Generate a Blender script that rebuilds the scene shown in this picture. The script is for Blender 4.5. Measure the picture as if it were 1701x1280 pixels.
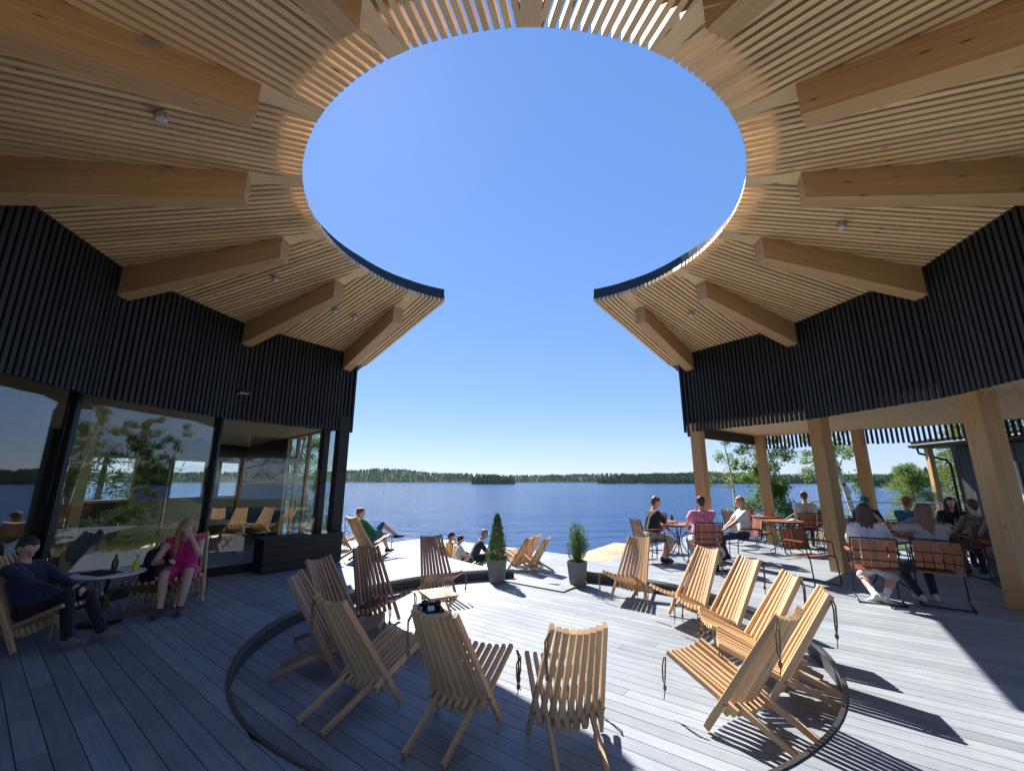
import bpy, math, random
import numpy as np
from mathutils import Vector, Matrix, noise

rnd = random.Random(7)
S = bpy.context.scene
for o in list(bpy.data.objects):
    bpy.data.objects.remove(o)
COL = S.collection

# ------------------------------------------------------------------ camera
PITCH = math.atan2(159.0, 705.0)
EYE = 1.65
cam = bpy.data.cameras.new('camera')
cam.sensor_width = 36.0
cam.sensor_fit = 'HORIZONTAL'
cam.lens = 705.0 / 1701.0 * 36.0
cam.clip_start = 0.02
cam.clip_end = 20000.0
camo = bpy.data.objects.new('camera', cam)
camo.location = (0, 0, EYE)
camo.rotation_euler = (math.pi / 2 + PITCH, 0, 0)
COL.objects.link(camo)
S.camera = camo

# ------------------------------------------------------------------ light
SUN_AZ = math.radians(-24.5)      # clockwise from +Y
SUN_EL = math.radians(46.6)
W = bpy.data.worlds.new('World')
S.world = W
W.use_nodes = True
wn = W.node_tree
wn.nodes.clear()
wo = wn.nodes.new('ShaderNodeOutputWorld')
wb = wn.nodes.new('ShaderNodeBackground')
ws = wn.nodes.new('ShaderNodeTexSky')
ws.sky_type = 'NISHITA'
ws.sun_disc = False
ws.sun_elevation = SUN_EL
ws.sun_rotation = SUN_AZ
ws.altitude = 50
ws.air_density = 1.0
ws.dust_density = 0.05
ws.ozone_density = 2.0
wb.inputs['Strength'].default_value = 0.102
wg = wn.nodes.new('ShaderNodeGamma')
wg.inputs[1].default_value = 0.42
wh = wn.nodes.new('ShaderNodeHueSaturation')
wh.inputs['Saturation'].default_value = 1.75
wn.links.new(ws.outputs[0], wg.inputs[0])
wn.links.new(wg.outputs[0], wh.inputs['Color'])
wt = wn.nodes.new('ShaderNodeMix')              # camera white balance: cool daylight
wt.data_type = 'RGBA'
wt.blend_type = 'MULTIPLY'
wt.inputs[0].default_value = 1.0
wt.inputs[7].default_value = (0.84, 0.985, 1.42, 1)
wn.links.new(wh.outputs[0], wt.inputs[6])
wn.links.new(wt.outputs[2], wb.inputs[0])
wn.links.new(wb.outputs[0], wo.inputs[0])
sd = Vector((math.sin(SUN_AZ) * math.cos(SUN_EL), math.cos(SUN_AZ) * math.cos(SUN_EL), math.sin(SUN_EL)))
sun = bpy.data.lights.new('sun', 'SUN')
sun.energy = 3.7
sun.angle = math.radians(0.53)
sun.color = (1.0, 0.95, 0.87)
suno = bpy.data.objects.new('sun', sun)
suno.rotation_euler = sd.to_track_quat('Z', 'Y').to_euler()
suno.location = (-8, 18, 22)
COL.objects.link(suno)
S.view_settings.view_transform = 'Standard'
S.view_settings.look = 'None'
S.view_settings.exposure = 1.74
S.view_settings.gamma = 1.0
S.cycles.max_bounces = 14
S.cycles.diffuse_bounces = 8
S.cycles.transparent_max_bounces = 16
S.cycles.caustics_reflective = True
S.cycles.blur_glossy = 1.0
S.cycles.sample_clamp_indirect = 5.0
S.cycles.sample_clamp_direct = 12.0
S.cycles.caustics_refractive = False
S.view_settings.use_curve_mapping = False


# ------------------------------------------------------------------ helpers
def ray(x, y):
    u = (x - 850.5) / 705.0
    v = (640 - y) / 705.0
    return Vector((u, math.cos(PITCH) - v * math.sin(PITCH), math.sin(PITCH) + v * math.cos(PITCH)))


def onz(x, y, z=0.0):
    r = ray(x, y)
    return Vector((0, 0, EYE)) + r * ((z - EYE) / r.z)


def atY(x, y, Y):
    r = ray(x, y)
    return Vector((0, 0, EYE)) + r * (Y / r.y)


class MB:
    """collects shapes that become ONE mesh"""
    def __init__(s):
        s.v = []
        s.f = []
        s.mi = []

    def add(s, vs, fs, m=0):
        o = len(s.v)
        s.v.extend([tuple(v) for v in vs])
        s.f.extend([tuple(i + o for i in f) for f in fs])
        s.mi.extend([m] * len(fs))
        return s

    def box(s, lo, hi, M=None, m=0):
        x0, y0, z0 = lo
        x1, y1, z1 = hi
        vs = [(x0, y0, z0), (x1, y0, z0), (x1, y1, z0), (x0, y1, z0), (x0, y0, z1), (x1, y0, z1), (x1, y1, z1), (x0, y1, z1)]
        if M is not None:
            vs = [M @ Vector(v) for v in vs]
        return s.add(vs, [(3, 2, 1, 0), (4, 5, 6, 7), (0, 1, 5, 4), (1, 2, 6, 5), (2, 3, 7, 6), (3, 0, 4, 7)], m)

    def bar(s, p0, p1, w, h, up=(0, 0, 1), m=0):
        p0 = Vector(p0)
        p1 = Vector(p1)
        M, L = frame(p0, p1, up)
        return s.box((-L / 2, -w / 2, -h / 2), (L / 2, w / 2, h / 2), M, m)

    def prism(s, poly, z0, z1, m=0):
        n = len(poly)
        vs = [(p[0], p[1], z0) for p in poly] + [(p[0], p[1], z1) for p in poly]
        fs = [tuple(range(n - 1, -1, -1)), tuple(range(n, 2 * n))]
        fs += [(i, (i + 1) % n, n + (i + 1) % n, n + i) for i in range(n)]
        return s.add(vs, fs, m)

    def tube(s, pts, r, seg=8, closed=False, m=0):
        pts = [Vector(p) for p in pts]
        n = len(pts)
        rs = r if isinstance(r, (list, tuple)) else [r] * n
        vs = []
        ref = None
        for i, p in enumerate(pts):
            if closed:
                d = pts[(i + 1) % n] - pts[i - 1]
            else:
                d = pts[min(i + 1, n - 1)] - pts[max(i - 1, 0)]
            d = d.normalized() if d.length > 1e-9 else Vector((0, 0, 1))
            if ref is None:
                ref = Vector((0, 0, 1)) if abs(d.z) < .9 else Vector((1, 0, 0))
            a = (ref - d * ref.dot(d))
            a = a.normalized() if a.length > 1e-6 else d.orthogonal().normalized()
            ref = a
            b = d.cross(a)
            for k in range(seg):
                t = 2 * math.pi * k / seg
                vs.append(p + (a * math.cos(t) + b * math.sin(t)) * rs[i])
        fs = []
        for i in range(n if closed else n - 1):
            j = (i + 1) % n
            for k in range(seg):
                k2 = (k + 1) % seg
                fs.append((i * seg + k, i * seg + k2, j * seg + k2, j * seg + k))
        if not closed:
            fs.append(tuple(range(seg - 1, -1, -1)))
            fs.append(tuple(range((n - 1) * seg, n * seg)))
        return s.add(vs, fs, m)

    def lathe(s, prof, seg=24, c=(0, 0), m=0):
        vs = []
        n = len(prof)
        for r, z in prof:
            for k in range(seg):
                t = 2 * math.pi * k / seg
                vs.append((c[0] + r * math.cos(t), c[1] + r * math.sin(t), z))
        fs = []
        for i in range(n - 1):
            for k in range(seg):
                k2 = (k + 1) % seg
                fs.append((i * seg + k, i * seg + k2, (i + 1) * seg + k2, (i + 1) * seg + k))
        fs.append(tuple(range(seg - 1, -1, -1)))
        fs.append(tuple(range((n - 1) * seg, n * seg)))
        return s.add(vs, fs, m)

    def mesh(s, name, smooth=False):
        me = bpy.data.meshes.new(name)
        me.from_pydata(s.v, [], s.f)
        if any(s.mi):
            me.polygons.foreach_set('material_index', s.mi)
        if smooth:
            me.polygons.foreach_set('use_smooth', [True] * len(s.f))
        me.update()
        return me

    def build(s, name, mat, parent=None, M=None, smooth=False, ang=None):
        me = s.mesh(name, smooth)
        for mm in (mat if isinstance(mat, (list, tuple)) else [mat]):
            me.materials.append(mm)
        if ang is not None:
            me.polygons.foreach_set('use_smooth', [True] * len(s.f))
            me.set_sharp_from_angle(angle=ang)
        return link(name, me, parent, M)


def link(name, me, parent=None, M=None):
    o = bpy.data.objects.new(name, me)
    COL.objects.link(o)
    if parent is not None:
        o.parent = parent
    if M is not None:
        o.matrix_local = M
    return o


def frame(p0, p1, up=(0, 0, 1)):
    p0 = Vector(p0)
    p1 = Vector(p1)
    X = (p1 - p0)
    L = X.length
    X = X / L
    up = Vector(up)
    Y = up.cross(X)
    if Y.length < 1e-5:
        Y = Vector((0, 1, 0)).cross(X)
        if Y.length < 1e-5:
            Y = Vector((1, 0, 0)).cross(X)
    Y.normalize()
    Z = X.cross(Y)
    M = Matrix(((X.x, Y.x, Z.x, 0), (X.y, Y.y, Z.y, 0), (X.z, Y.z, Z.z, 0), (0, 0, 0, 1)))
    M.translation = (p0 + p1) / 2
    return M, L


def stick(name, p0, p1, w, h, mat, parent=None, up=(0, 0, 1), chamfer=0.0):
    """a straight piece of timber as its own object, local X along its length"""
    M, L = frame(p0, p1, up)
    mb = MB()
    if chamfer > 0:
        c = chamfer
        prof = [(-w / 2 + c, -h / 2), (w / 2 - c, -h / 2), (w / 2, -h / 2 + c), (w / 2, h / 2 - c), (w / 2 - c, h / 2), (-w / 2 + c, h / 2), (-w / 2, h / 2 - c), (-w / 2, -h / 2 + c)]
        n = len(prof)
        vs = [(-L / 2, y, z) for y, z in prof] + [(L / 2, y, z) for y, z in prof]
        fs = [tuple(range(n - 1, -1, -1)), tuple(range(n, 2 * n))] + [(i, (i + 1) % n, n + (i + 1) % n, n + i) for i in range(n)]
        mb.add(vs, fs)
    else:
        mb.box((-L / 2, -w / 2, -h / 2), (L / 2, w / 2, h / 2))
    return mb.build(name, mat, parent, M)


def empty(name, loc=(0, 0, 0), heading=0.0, label=None, cat=None, group=None, kind=None):
    o = bpy.data.objects.new(name, None)
    o.empty_display_size = 0.1
    o.location = loc
    o.rotation_euler = (0, 0, -heading)
    COL.objects.link(o)
    return tag(o, label, cat, group, kind)


def tag(o, label=None, cat=None, group=None, kind=None):
    if label:
        o['label'] = label
    if cat:
        o['category'] = cat
    if group:
        o['group'] = group
    if kind:
        o['kind'] = kind
    return o


def copy_tree(o, parent=None):
    c = o.copy()
    COL.objects.link(c)
    c.parent = parent
    for ch in list(o.children):
        copy_tree(ch, c)
    return c


# ------------------------------------------------------------------ materials
class NT:
    def __init__(s, name):
        s.m = bpy.data.materials.new(name)
        s.m.use_nodes = True
        s.t = s.m.node_tree
        s.b = s.t.nodes['Principled BSDF']
        s.out = s.t.nodes['Material Output']

    def n(s, typ, **kw):
        x = s.t.nodes.new('ShaderNode' + typ)
        for k, v in kw.items():
            if k in x.inputs:
                x.inputs[k].default_value = v
            else:
                setattr(x, k, v)
        return x

    def l(s, a, b):
        s.t.links.new(a, b)

    def coords(s, scale, kind='Object'):
        tc = s.n('TexCoord')
        mp = s.n('Mapping')
        mp.inputs['Scale'].default_value = scale
        s.l(tc.outputs[kind], mp.inputs['Vector'])
        return mp

    def offset_by_random(s, mp):
        oi = s.n('ObjectInfo')
        ml = s.n('MATH' if False else 'Math', operation='MULTIPLY')
        ml.inputs[1].default_value = 57.0
        s.l(oi.outputs['Random'], ml.inputs[0])
        cx = s.n('CombineXYZ')
        s.l(ml.outputs[0], cx.inputs[0])
        s.l(ml.outputs[0], cx.inputs[1])
        s.l(cx.outputs[0], mp.inputs['Location'])
        return oi

    def ramp(s, fac, stops):
        r = s.n('ValToRGB')
        e = r.color_ramp.elements
        while len(e) < len(stops):
            e.new(0.5)
        for el, (p, c) in zip(e, stops):
            el.position = p
            el.color = (*c, 1) if len(c) == 3 else c
        s.l(fac, r.inputs[0])
        return r

    def mix(s, fac, a, b, mode='MIX'):
        x = s.n('Mix', data_type='RGBA', blend_type=mode)
        for sock, val in ((x.inputs[0], fac), (x.inputs[6], a), (x.inputs[7], b)):
            if hasattr(val, 'is_output'):
                s.l(val, sock)
            elif isinstance(val, (int, float)):
                sock.default_value = val
            else:
                sock.default_value = (*val, 1) if len(val) == 3 else val
        return x.outputs[2]

    def bump(s, h, strength=0.3, dist=0.01):
        b = s.n('Bump')
        b.inputs['Strength'].default_value = strength
        b.inputs['Distance'].default_value = dist
        s.l(h, b.inputs['Height'])
        s.l(b.outputs[0], s.b.inputs['Normal'])
        return b


def plain(name, col, rough=0.6, metal=0.0, var=0.12, scale=30.0, spec=0.5):
    t = NT(name)
    mp = t.coords((scale, scale, scale))
    nz = t.n('TexNoise', Scale=1.0, Detail=4.0)
    t.l(mp.outputs[0], nz.inputs['Vector'])
    c0 = tuple(max(0, c * (1 - var)) for c in col)
    c1 = tuple(min(1, c * (1 + var)) for c in col)
    r = t.ramp(nz.outputs[0], [(0.3, c0), (0.7, c1)])
    t.l(r.outputs[0], t.b.inputs['Base Color'])
    t.b.inputs['Roughness'].default_value = rough
    t.b.inputs['Metallic'].default_value = metal
    t.b.inputs['Specular IOR Level'].default_value = spec
    return t.m


def wood(name, light, dark, rough=0.55, grain=45.0, knots=True, rvar=0.35, bump=0.15, length=1.6, kcol=(0.16, 0.07, 0.03), lam=False):
    """timber: grain runs along the object's own X axis; every piece gets its own tint"""
    t = NT(name)
    mp = t.coords((length, grain, grain))
    oi = t.offset_by_random(mp)
    nz = t.n('TexNoise', Scale=1.0, Detail=5.0, Roughness=0.6, Distortion=0.6)
    t.l(mp.outputs[0], nz.inputs['Vector'])
    r = t.ramp(nz.outputs[0], [(0.28, dark), (0.5, tuple((a + b) / 2 for a, b in zip(light, dark))), (0.72, light)])
    col = r.outputs[0]
    if knots:
        mp2 = t.coords((2.2, 9.0, 9.0))
        t.offset_by_random(mp2)
        vo = t.n('TexVoronoi', Scale=1.0)
        t.l(mp2.outputs[0], vo.inputs['Vector'])
        k = t.ramp(vo.outputs['Distance'], [(0.035, (1, 1, 1)), (0.12, (0, 0, 0))])
        col = t.mix(k.outputs[0], col, kcol)
    if lam:
        # glue lines between laminations, and each lamination its own tone
        tc = t.n('TexCoord')
        sx = t.n('SeparateXYZ')
        t.l(tc.outputs['Object'], sx.inputs[0])
        dv = t.n('Math', operation='MULTIPLY')
        dv.inputs[1].default_value = 1 / 0.045
        t.l(sx.outputs[2], dv.inputs[0])
        fr_ = t.n('Math', operation='FRACT')
        t.l(dv.outputs[0], fr_.inputs[0])
        gl = t.ramp(fr_.outputs[0], [(0.0, (.72, .72, .72)), (0.05, (1, 1, 1))])
        fl = t.n('Math', operation='FLOOR')
        t.l(dv.outputs[0], fl.inputs[0])
        wn_ = t.n('TexWhiteNoise', noise_dimensions='1D')
        t.l(fl.outputs[0], wn_.inputs['W'])
        tone = t.ramp(wn_.outputs[0], [(0.0, (.86, .85, .83)), (1.0, (1, 1, 1))])
        col = t.mix(1.0, col, gl.outputs[0], 'MULTIPLY')
        col = t.mix(1.0, col, tone.outputs[0], 'MULTIPLY')
    hs = t.n('HueSaturation')
    mr = t.n('MapRange')
    mr.inputs[3].default_value = 1 - rvar
    mr.inputs[4].default_value = 1 + rvar * 0.6
    t.l(oi.outputs['Random'], mr.inputs[0])
    t.l(mr.outputs[0], hs.inputs['Value'])
    t.l(col, hs.inputs['Color'])
    t.l(hs.outputs[0], t.b.inputs['Base Color'])
    t.b.inputs['Roughness'].default_value = rough
    t.bump(nz.outputs[0], bump, 0.004)
    return t.m


M = {}
M['spruce'] = wood('spruce slat', (0.84, 0.615, 0.345), (0.70, 0.48, 0.245), rvar=0.16)
M['glulam'] = wood('glulam beam', (0.64, 0.405, 0.19), (0.50, 0.30, 0.125), grain=22.0, rvar=0.10, length=0.9, lam=True)
M['ceilwood'] = wood('ceiling board', (0.64, 0.45, 0.27), (0.52, 0.34, 0.19), rvar=0.14)
M['roofunder'] = wood('roof underside', (0.10, 0.060, 0.032), (0.065, 0.038, 0.02), knots=False, rvar=0.1)
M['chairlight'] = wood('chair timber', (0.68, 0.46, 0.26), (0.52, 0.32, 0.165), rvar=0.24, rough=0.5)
M['chairshaded'] = wood('chair timber redder in shade', (0.46, 0.275, 0.165), (0.31, 0.175, 0.105), rvar=0.3, rough=0.5)  # same chair timber, made redder, with backlit shade painted into its colour
M['redwood'] = wood('oiled hardwood', (0.36, 0.125, 0.055), (0.22, 0.065, 0.03), rough=0.4, rvar=0.25, knots=False)
M['black'] = wood('black stained timber', (0.024, 0.024, 0.025), (0.011, 0.011, 0.012), rough=0.62, knots=False, rvar=0.35)
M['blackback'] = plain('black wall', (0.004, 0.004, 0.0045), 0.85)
M['tube'] = plain('dark steel tube', (0.03, 0.03, 0.032), 0.35, 0.6)
M['frame'] = plain('black window frame', (0.012, 0.012, 0.013), 0.4, 0.2)
M['rim'] = plain('steel rim', (0.16, 0.165, 0.17), 0.32, 0.85)
M['pot'] = plain('grey pot', (0.16, 0.165, 0.17), 0.75, 0, 0.08)
M['soil'] = plain('soil', (0.03, 0.02, 0.012), 0.9, 0, 0.5, 90)
M['rope'] = plain('rope', (0.20, 0.125, 0.07), 0.9, 0, 0.35, 200)
M['white'] = plain('white laminate', (0.75, 0.75, 0.74), 0.4, 0, 0.03)
M['silver'] = plain('lamp housing', (0.55, 0.55, 0.54), 0.35, 0.6, 0.05)
M['lampglass'] = plain('lamp lens', (0.75, 0.75, 0.72), 0.2, 0, 0.03)
M['darkfascia'] = plain('dark sheet metal', (0.022, 0.026, 0.036), 0.45, 0.3)
M['plate'] = plain('galvanised plate', (0.38, 0.37, 0.34), 0.5, 0.5)


def deck_mat():
    t = NT('deck board')
    mp = t.coords((1.3, 38, 38))
    oi = t.offset_by_random(mp)
    nz = t.n('TexNoise', Scale=1.0, Detail=6.0, Roughness=0.65, Distortion=0.4)
    t.l(mp.outputs[0], nz.inputs['Vector'])
    r = t.ramp(nz.outputs[0], [(0.25, (0.175, 0.200, 0.235)), (0.75, (0.285, 0.315, 0.35))])
    mp2 = t.coords((0.7, 1.6, 1.6), 'Object')
    t.offset_by_random(mp2)
    n2 = t.n('TexNoise', Scale=1.0, Detail=5.0, Roughness=0.7)
    t.l(mp2.outputs[0], n2.inputs['Vector'])
    wear = t.ramp(n2.outputs[0], [(0.56, (0, 0, 0)), (0.74, (0.75, 0.75, 0.75))])
    col = t.mix(wear.outputs[0], r.outputs[0], (0.36, 0.345, 0.31))
    # trodden, dusty and damp areas that run across several boards
    ge = t.n('NewGeometry')
    n3 = t.n('TexNoise', Scale=0.9, Detail=7.0, Roughness=0.65)
    t.l(ge.outputs['Position'], n3.inputs['Vector'])
    dirt = t.ramp(n3.outputs[0], [(0.32, (.78, .79, .80)), (0.62, (1.06, 1.05, 1.03))])
    col = t.mix(1.0, col, dirt.outputs[0], 'MULTIPLY')
    vo = t.n('TexVoronoi', Scale=2.6)
    t.l(ge.outputs['Position'], vo.inputs['Vector'])
    spot = t.ramp(vo.outputs['Distance'], [(0.02, (.55, .55, .55)), (0.045, (1, 1, 1))])
    col = t.mix(1.0, col, spot.outputs[0], 'MULTIPLY')
    hs = t.n('HueSaturation')
    mr = t.n('MapRange')
    mr.inputs[3].default_value = 0.82
    mr.inputs[4].default_value = 1.12
    t.l(oi.outputs['Random'], mr.inputs[0])
    t.l(mr.outputs[0], hs.inputs['Value'])
    t.l(col, hs.inputs['Color'])
    t.l(hs.outputs[0], t.b.inputs['Base Color'])
    t.b.inputs['Roughness'].default_value = 0.62
    t.bump(nz.outputs[0], 0.25, 0.004)
    return t.m


M['deck'] = deck_mat()
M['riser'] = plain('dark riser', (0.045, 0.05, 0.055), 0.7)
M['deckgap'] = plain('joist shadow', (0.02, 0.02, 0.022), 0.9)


def glass_mat(name='window glass', ior=1.72, tint=(0.86, 0.91, 0.90)):
    t = NT(name)
    t.t.nodes.remove(t.b)
    fr = t.n('Fresnel')
    # the node inverts the index on back faces; undo that so both faces of a pane reflect alike
    ge = t.n('NewGeometry')
    mr = t.n('MapRange')
    mr.inputs[3].default_value = ior
    mr.inputs[4].default_value = 1.0 / ior
    t.l(ge.outputs['Backfacing'], mr.inputs[0])
    t.l(mr.outputs[0], fr.inputs['IOR'])
    tr = t.n('BsdfTransparent')
    tr.inputs[0].default_value = (*tint, 1)
    gl = t.n('BsdfGlossy')
    gl.inputs['Roughness'].default_value = 0.0
    gl.inputs[0].default_value = (1, 1, 1, 1)
    mx = t.n('MixShader')
    t.l(fr.outputs[0], mx.inputs[0])
    t.l(tr.outputs[0], mx.inputs[1])
    t.l(gl.outputs[0], mx.inputs[2])
    t.l(mx.outputs[0], t.out.inputs['Surface'])
    return t.m


M['glass'] = glass_mat()
M['clear'] = glass_mat('drinking glass', 1.45, (0.93, 0.95, 0.95))


def rock_mat():
    t = NT('granite')
    mp = t.coords((0.6, 0.6, 0.6))
    nz = t.n('TexNoise', Scale=1.0, Detail=9.0, Roughness=0.65)
    t.l(mp.outputs[0], nz.inputs['Vector'])
    r = t.ramp(nz.outputs[0], [(0.3, (0.22, 0.15, 0.10)), (0.5, (0.42, 0.29, 0.19)), (0.7, (0.52, 0.41, 0.31))])
    # away from the bare shore in the middle the rock carries heather and moss
    tc = t.n('TexCoord')
    sx = t.n('SeparateXYZ')
    t.l(tc.outputs['Object'], sx.inputs[0])
    ab = t.n('Math', operation='ABSOLUTE')
    t.l(sx.outputs[0], ab.inputs[0])
    n3 = t.n('TexNoise', Scale=0.5, Detail=6.0)
    ad = t.n('Math', operation='MULTIPLY_ADD')
    ad.inputs[1].default_value = 5.0
    t.l(n3.outputs[0], ad.inputs[0])
    t.l(ab.outputs[0], ad.inputs[2])
    mr = t.n('MapRange')
    mr.inputs[1].default_value = 8.0
    mr.inputs[2].default_value = 10.0
    t.l(ad.outputs[0], mr.inputs[0])
    gcol = t.ramp(n3.outputs[0], [(.35, (.035, .05, .018)), (.65, (.10, .095, .05))])
    t.l(t.mix(mr.outputs[0], r.outputs[0], gcol.outputs[0]), t.b.inputs['Base Color'])
    t.b.inputs['Roughness'].default_value = 0.85
    n2 = t.n('TexNoise', Scale=4.0, Detail=8.0)
    t.l(mp.outputs[0], n2.inputs['Vector'])
    t.bump(n2.outputs[0], 0.8, 0.12)
    return t.m


def water_mat():
    t = NT('lake water')
    t.b.inputs['Base Color'].default_value = (0.018, 0.075, 0.215, 1)
    t.b.inputs['Roughness'].default_value = 0.085
    t.b.inputs['IOR'].default_value = 1.33

    def wave(scale, amp, detail, prev=None, rot=0.0):
        mp = t.coords(scale)
        mp.inputs['Rotation'].default_value = (0, 0, rot)
        n1 = t.n('TexNoise', Scale=1.0, Detail=detail, Roughness=0.6, Distortion=0.4)
        t.l(mp.outputs[0], n1.inputs['Vector'])
        ad = t.n('Math', operation='MULTIPLY_ADD')
        ad.inputs[1].default_value = amp
        t.l(n1.outputs[0], ad.inputs[0])
        if prev is not None:
            t.l(prev, ad.inputs[2])
        else:
            ad.inputs[2].default_value = 0.0
        return ad.outputs[0]
    h = wave((0.9, 2.2, 1), 0.30, 5.0, None, 0.25)          # ripples
    h = wave((0.16, 0.55, 1), 1.05, 4.0, h, 0.18)           # wind waves
    h = wave((0.02, 0.07, 1), 2.6, 3.0, h, 0.1)             # long streaks of gusts
    t.bump(h, 1.0, 0.85)
    return t.m


def leaf_mat(name, a, b, trans=0.35, spec=0.4):
    t = NT(name)
    t.b.inputs['Specular IOR Level'].default_value = spec
    geo = t.n('NewGeometry')
    r = t.ramp(geo.outputs['Random Per Island'], [(0.0, a), (1.0, b)])
    t.l(r.outputs[0], t.b.inputs['Base Color'])
    t.b.inputs['Roughness'].default_value = 0.55
    tl = t.n('BsdfTranslucent')
    t.l(r.outputs[0], tl.inputs[0])
    mx = t.n('MixShader')
    mx.inputs[0].default_value = trans
    t.l(t.b.outputs[0], mx.inputs[1])
    t.l(tl.outputs[0], mx.inputs[2])
    t.l(mx.outputs[0], t.out.inputs['Surface'])
    return t.m


M['rock'] = rock_mat()
M['water'] = water_mat()
M['birchleaf'] = leaf_mat('birch leaf', (0.09, 0.17, 0.035), (0.21, 0.30, 0.08), 0.5)
M['pineleaf'] = leaf_mat('pine needle', (0.028, 0.065, 0.02), (0.075, 0.125, 0.035), 0.2)
M['youngleaf'] = leaf_mat('young conifer needle', (0.10, 0.18, 0.03), (0.22, 0.29, 0.06), 0.45)
M['thuja'] = leaf_mat('thuja leaf', (0.035, 0.085, 0.022), (0.10, 0.17, 0.045), 0.25)
M['feathery'] = leaf_mat('feathery leaf', (0.06, 0.13, 0.035), (0.15, 0.23, 0.08), 0.3)
M['farleaf'] = leaf_mat('far forest', (0.035, 0.075, 0.030), (0.085, 0.14, 0.055), 0.1, 0.0)
M['bark'] = plain('pine bark', (0.16, 0.085, 0.05), 0.9, 0, 0.4, 12)


def birch_bark():
    t = NT('birch bark')
    mp = t.coords((3, 3, 14))
    nz = t.n('TexNoise', Scale=1.0, Detail=4.0)
    t.l(mp.outputs[0], nz.inputs['Vector'])
    r = t.ramp(nz.outputs[0], [(0.36, (0.05, 0.04, 0.035)), (0.44, (0.62, 0.58, 0.53))])
    t.l(r.outputs[0], t.b.inputs['Base Color'])
    t.b.inputs['Roughness'].default_value = 0.8
    return t.m


M['birchbark'] = birch_bark()
M['grass'] = plain('grass and heather', (0.07, 0.10, 0.03), 0.95, 0, 0.5, 2.0)
M['hill'] = plain('forest floor', (0.045, 0.08, 0.032), 0.95, 0, 0.4, 0.02, 0.0)

# ================================================================== STRUCTURE
C = Vector((0.145, 5.595))           # centre of the ring
RH, RW = 2.915, 5.67               # slat hole, inner wall
ZH, ZW = 5.2, 4.6                 # soffit height at hole and at wall
HALF = math.radians(11.25)
SLOPE = (ZH - ZW) / ((RW - RH) * math.cos(HALF))
SH, SW, SP = 0.075, 0.052, 0.088  # slat height, width, pitch


def dirv(a):
    return Vector((math.sin(a), math.cos(a)))


def soffit_z(t):                  # t measured along a sector's bisector
    return ZH - (t - RH * math.cos(HALF)) * SLOPE


def rp(a, r):
    d = dirv(a)
    return Vector((C.x + d.x * r, C.y + d.y * r))


# ---- lake, ground, far shores
WATER = -2.1
mb = MB()
mb.add([(-9000, -300, WATER), (9000, -300, WATER), (9000, 9000, WATER), (-9000, 9000, WATER)], [(0, 1, 2, 3)])
tag(mb.build('lake', M['water']), kind='structure')


def ground_h(x, y):
    n = noise.noise(Vector((x * .16, y * .16, 3))) * .5 + noise.noise(Vector((x * .45, y * .45, 9))) * .22
    shore = 17.0 + 1.2 * noise.noise(Vector((x * .09, 0, 5)))
    base = -1.05
    if x > 6:
        shore += (x - 6) * 0.75
        base = -1.05 + min(1, (x - 6) / 4) * .35
    if x < -6:
        shore += (-6 - x) * .45
        base = -1.05 + min(1, (-6 - x) / 5) * .3
    d = shore - y
    z = base + .22 * n if d > 2 else base + .22 * n - (2 - d) ** 1.4 * .26
    z += math.exp(-((x - 3.6) / 1.6) ** 2 - ((y - 14.6) / .9) ** 2) * .75 + math.exp(-((x - 1.0) / 1.0) ** 2 - ((y - 16.0) / .5) ** 2) * .5
    if y < 12.5 and -12 < x < 12:
        z = min(z, -.95)
    return max(z, WATER - 2.5)


gx, gy = 110, 90
vs = []
for j in range(gy + 1):
    for i in range(gx + 1):
        x = -40 + 90 * i / gx
        y = -25 + 85 * j / gy
        vs.append((x, y, ground_h(x, y)))
fs = [(j * (gx + 1) + i, j * (gx + 1) + i + 1, (j + 1) * (gx + 1) + i + 1, (j + 1) * (gx + 1) + i) for j in range(gy) for i in range(gx)]
tag(MB().add(vs, fs).build('ground', M['rock'], smooth=True), kind='structure')


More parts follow.
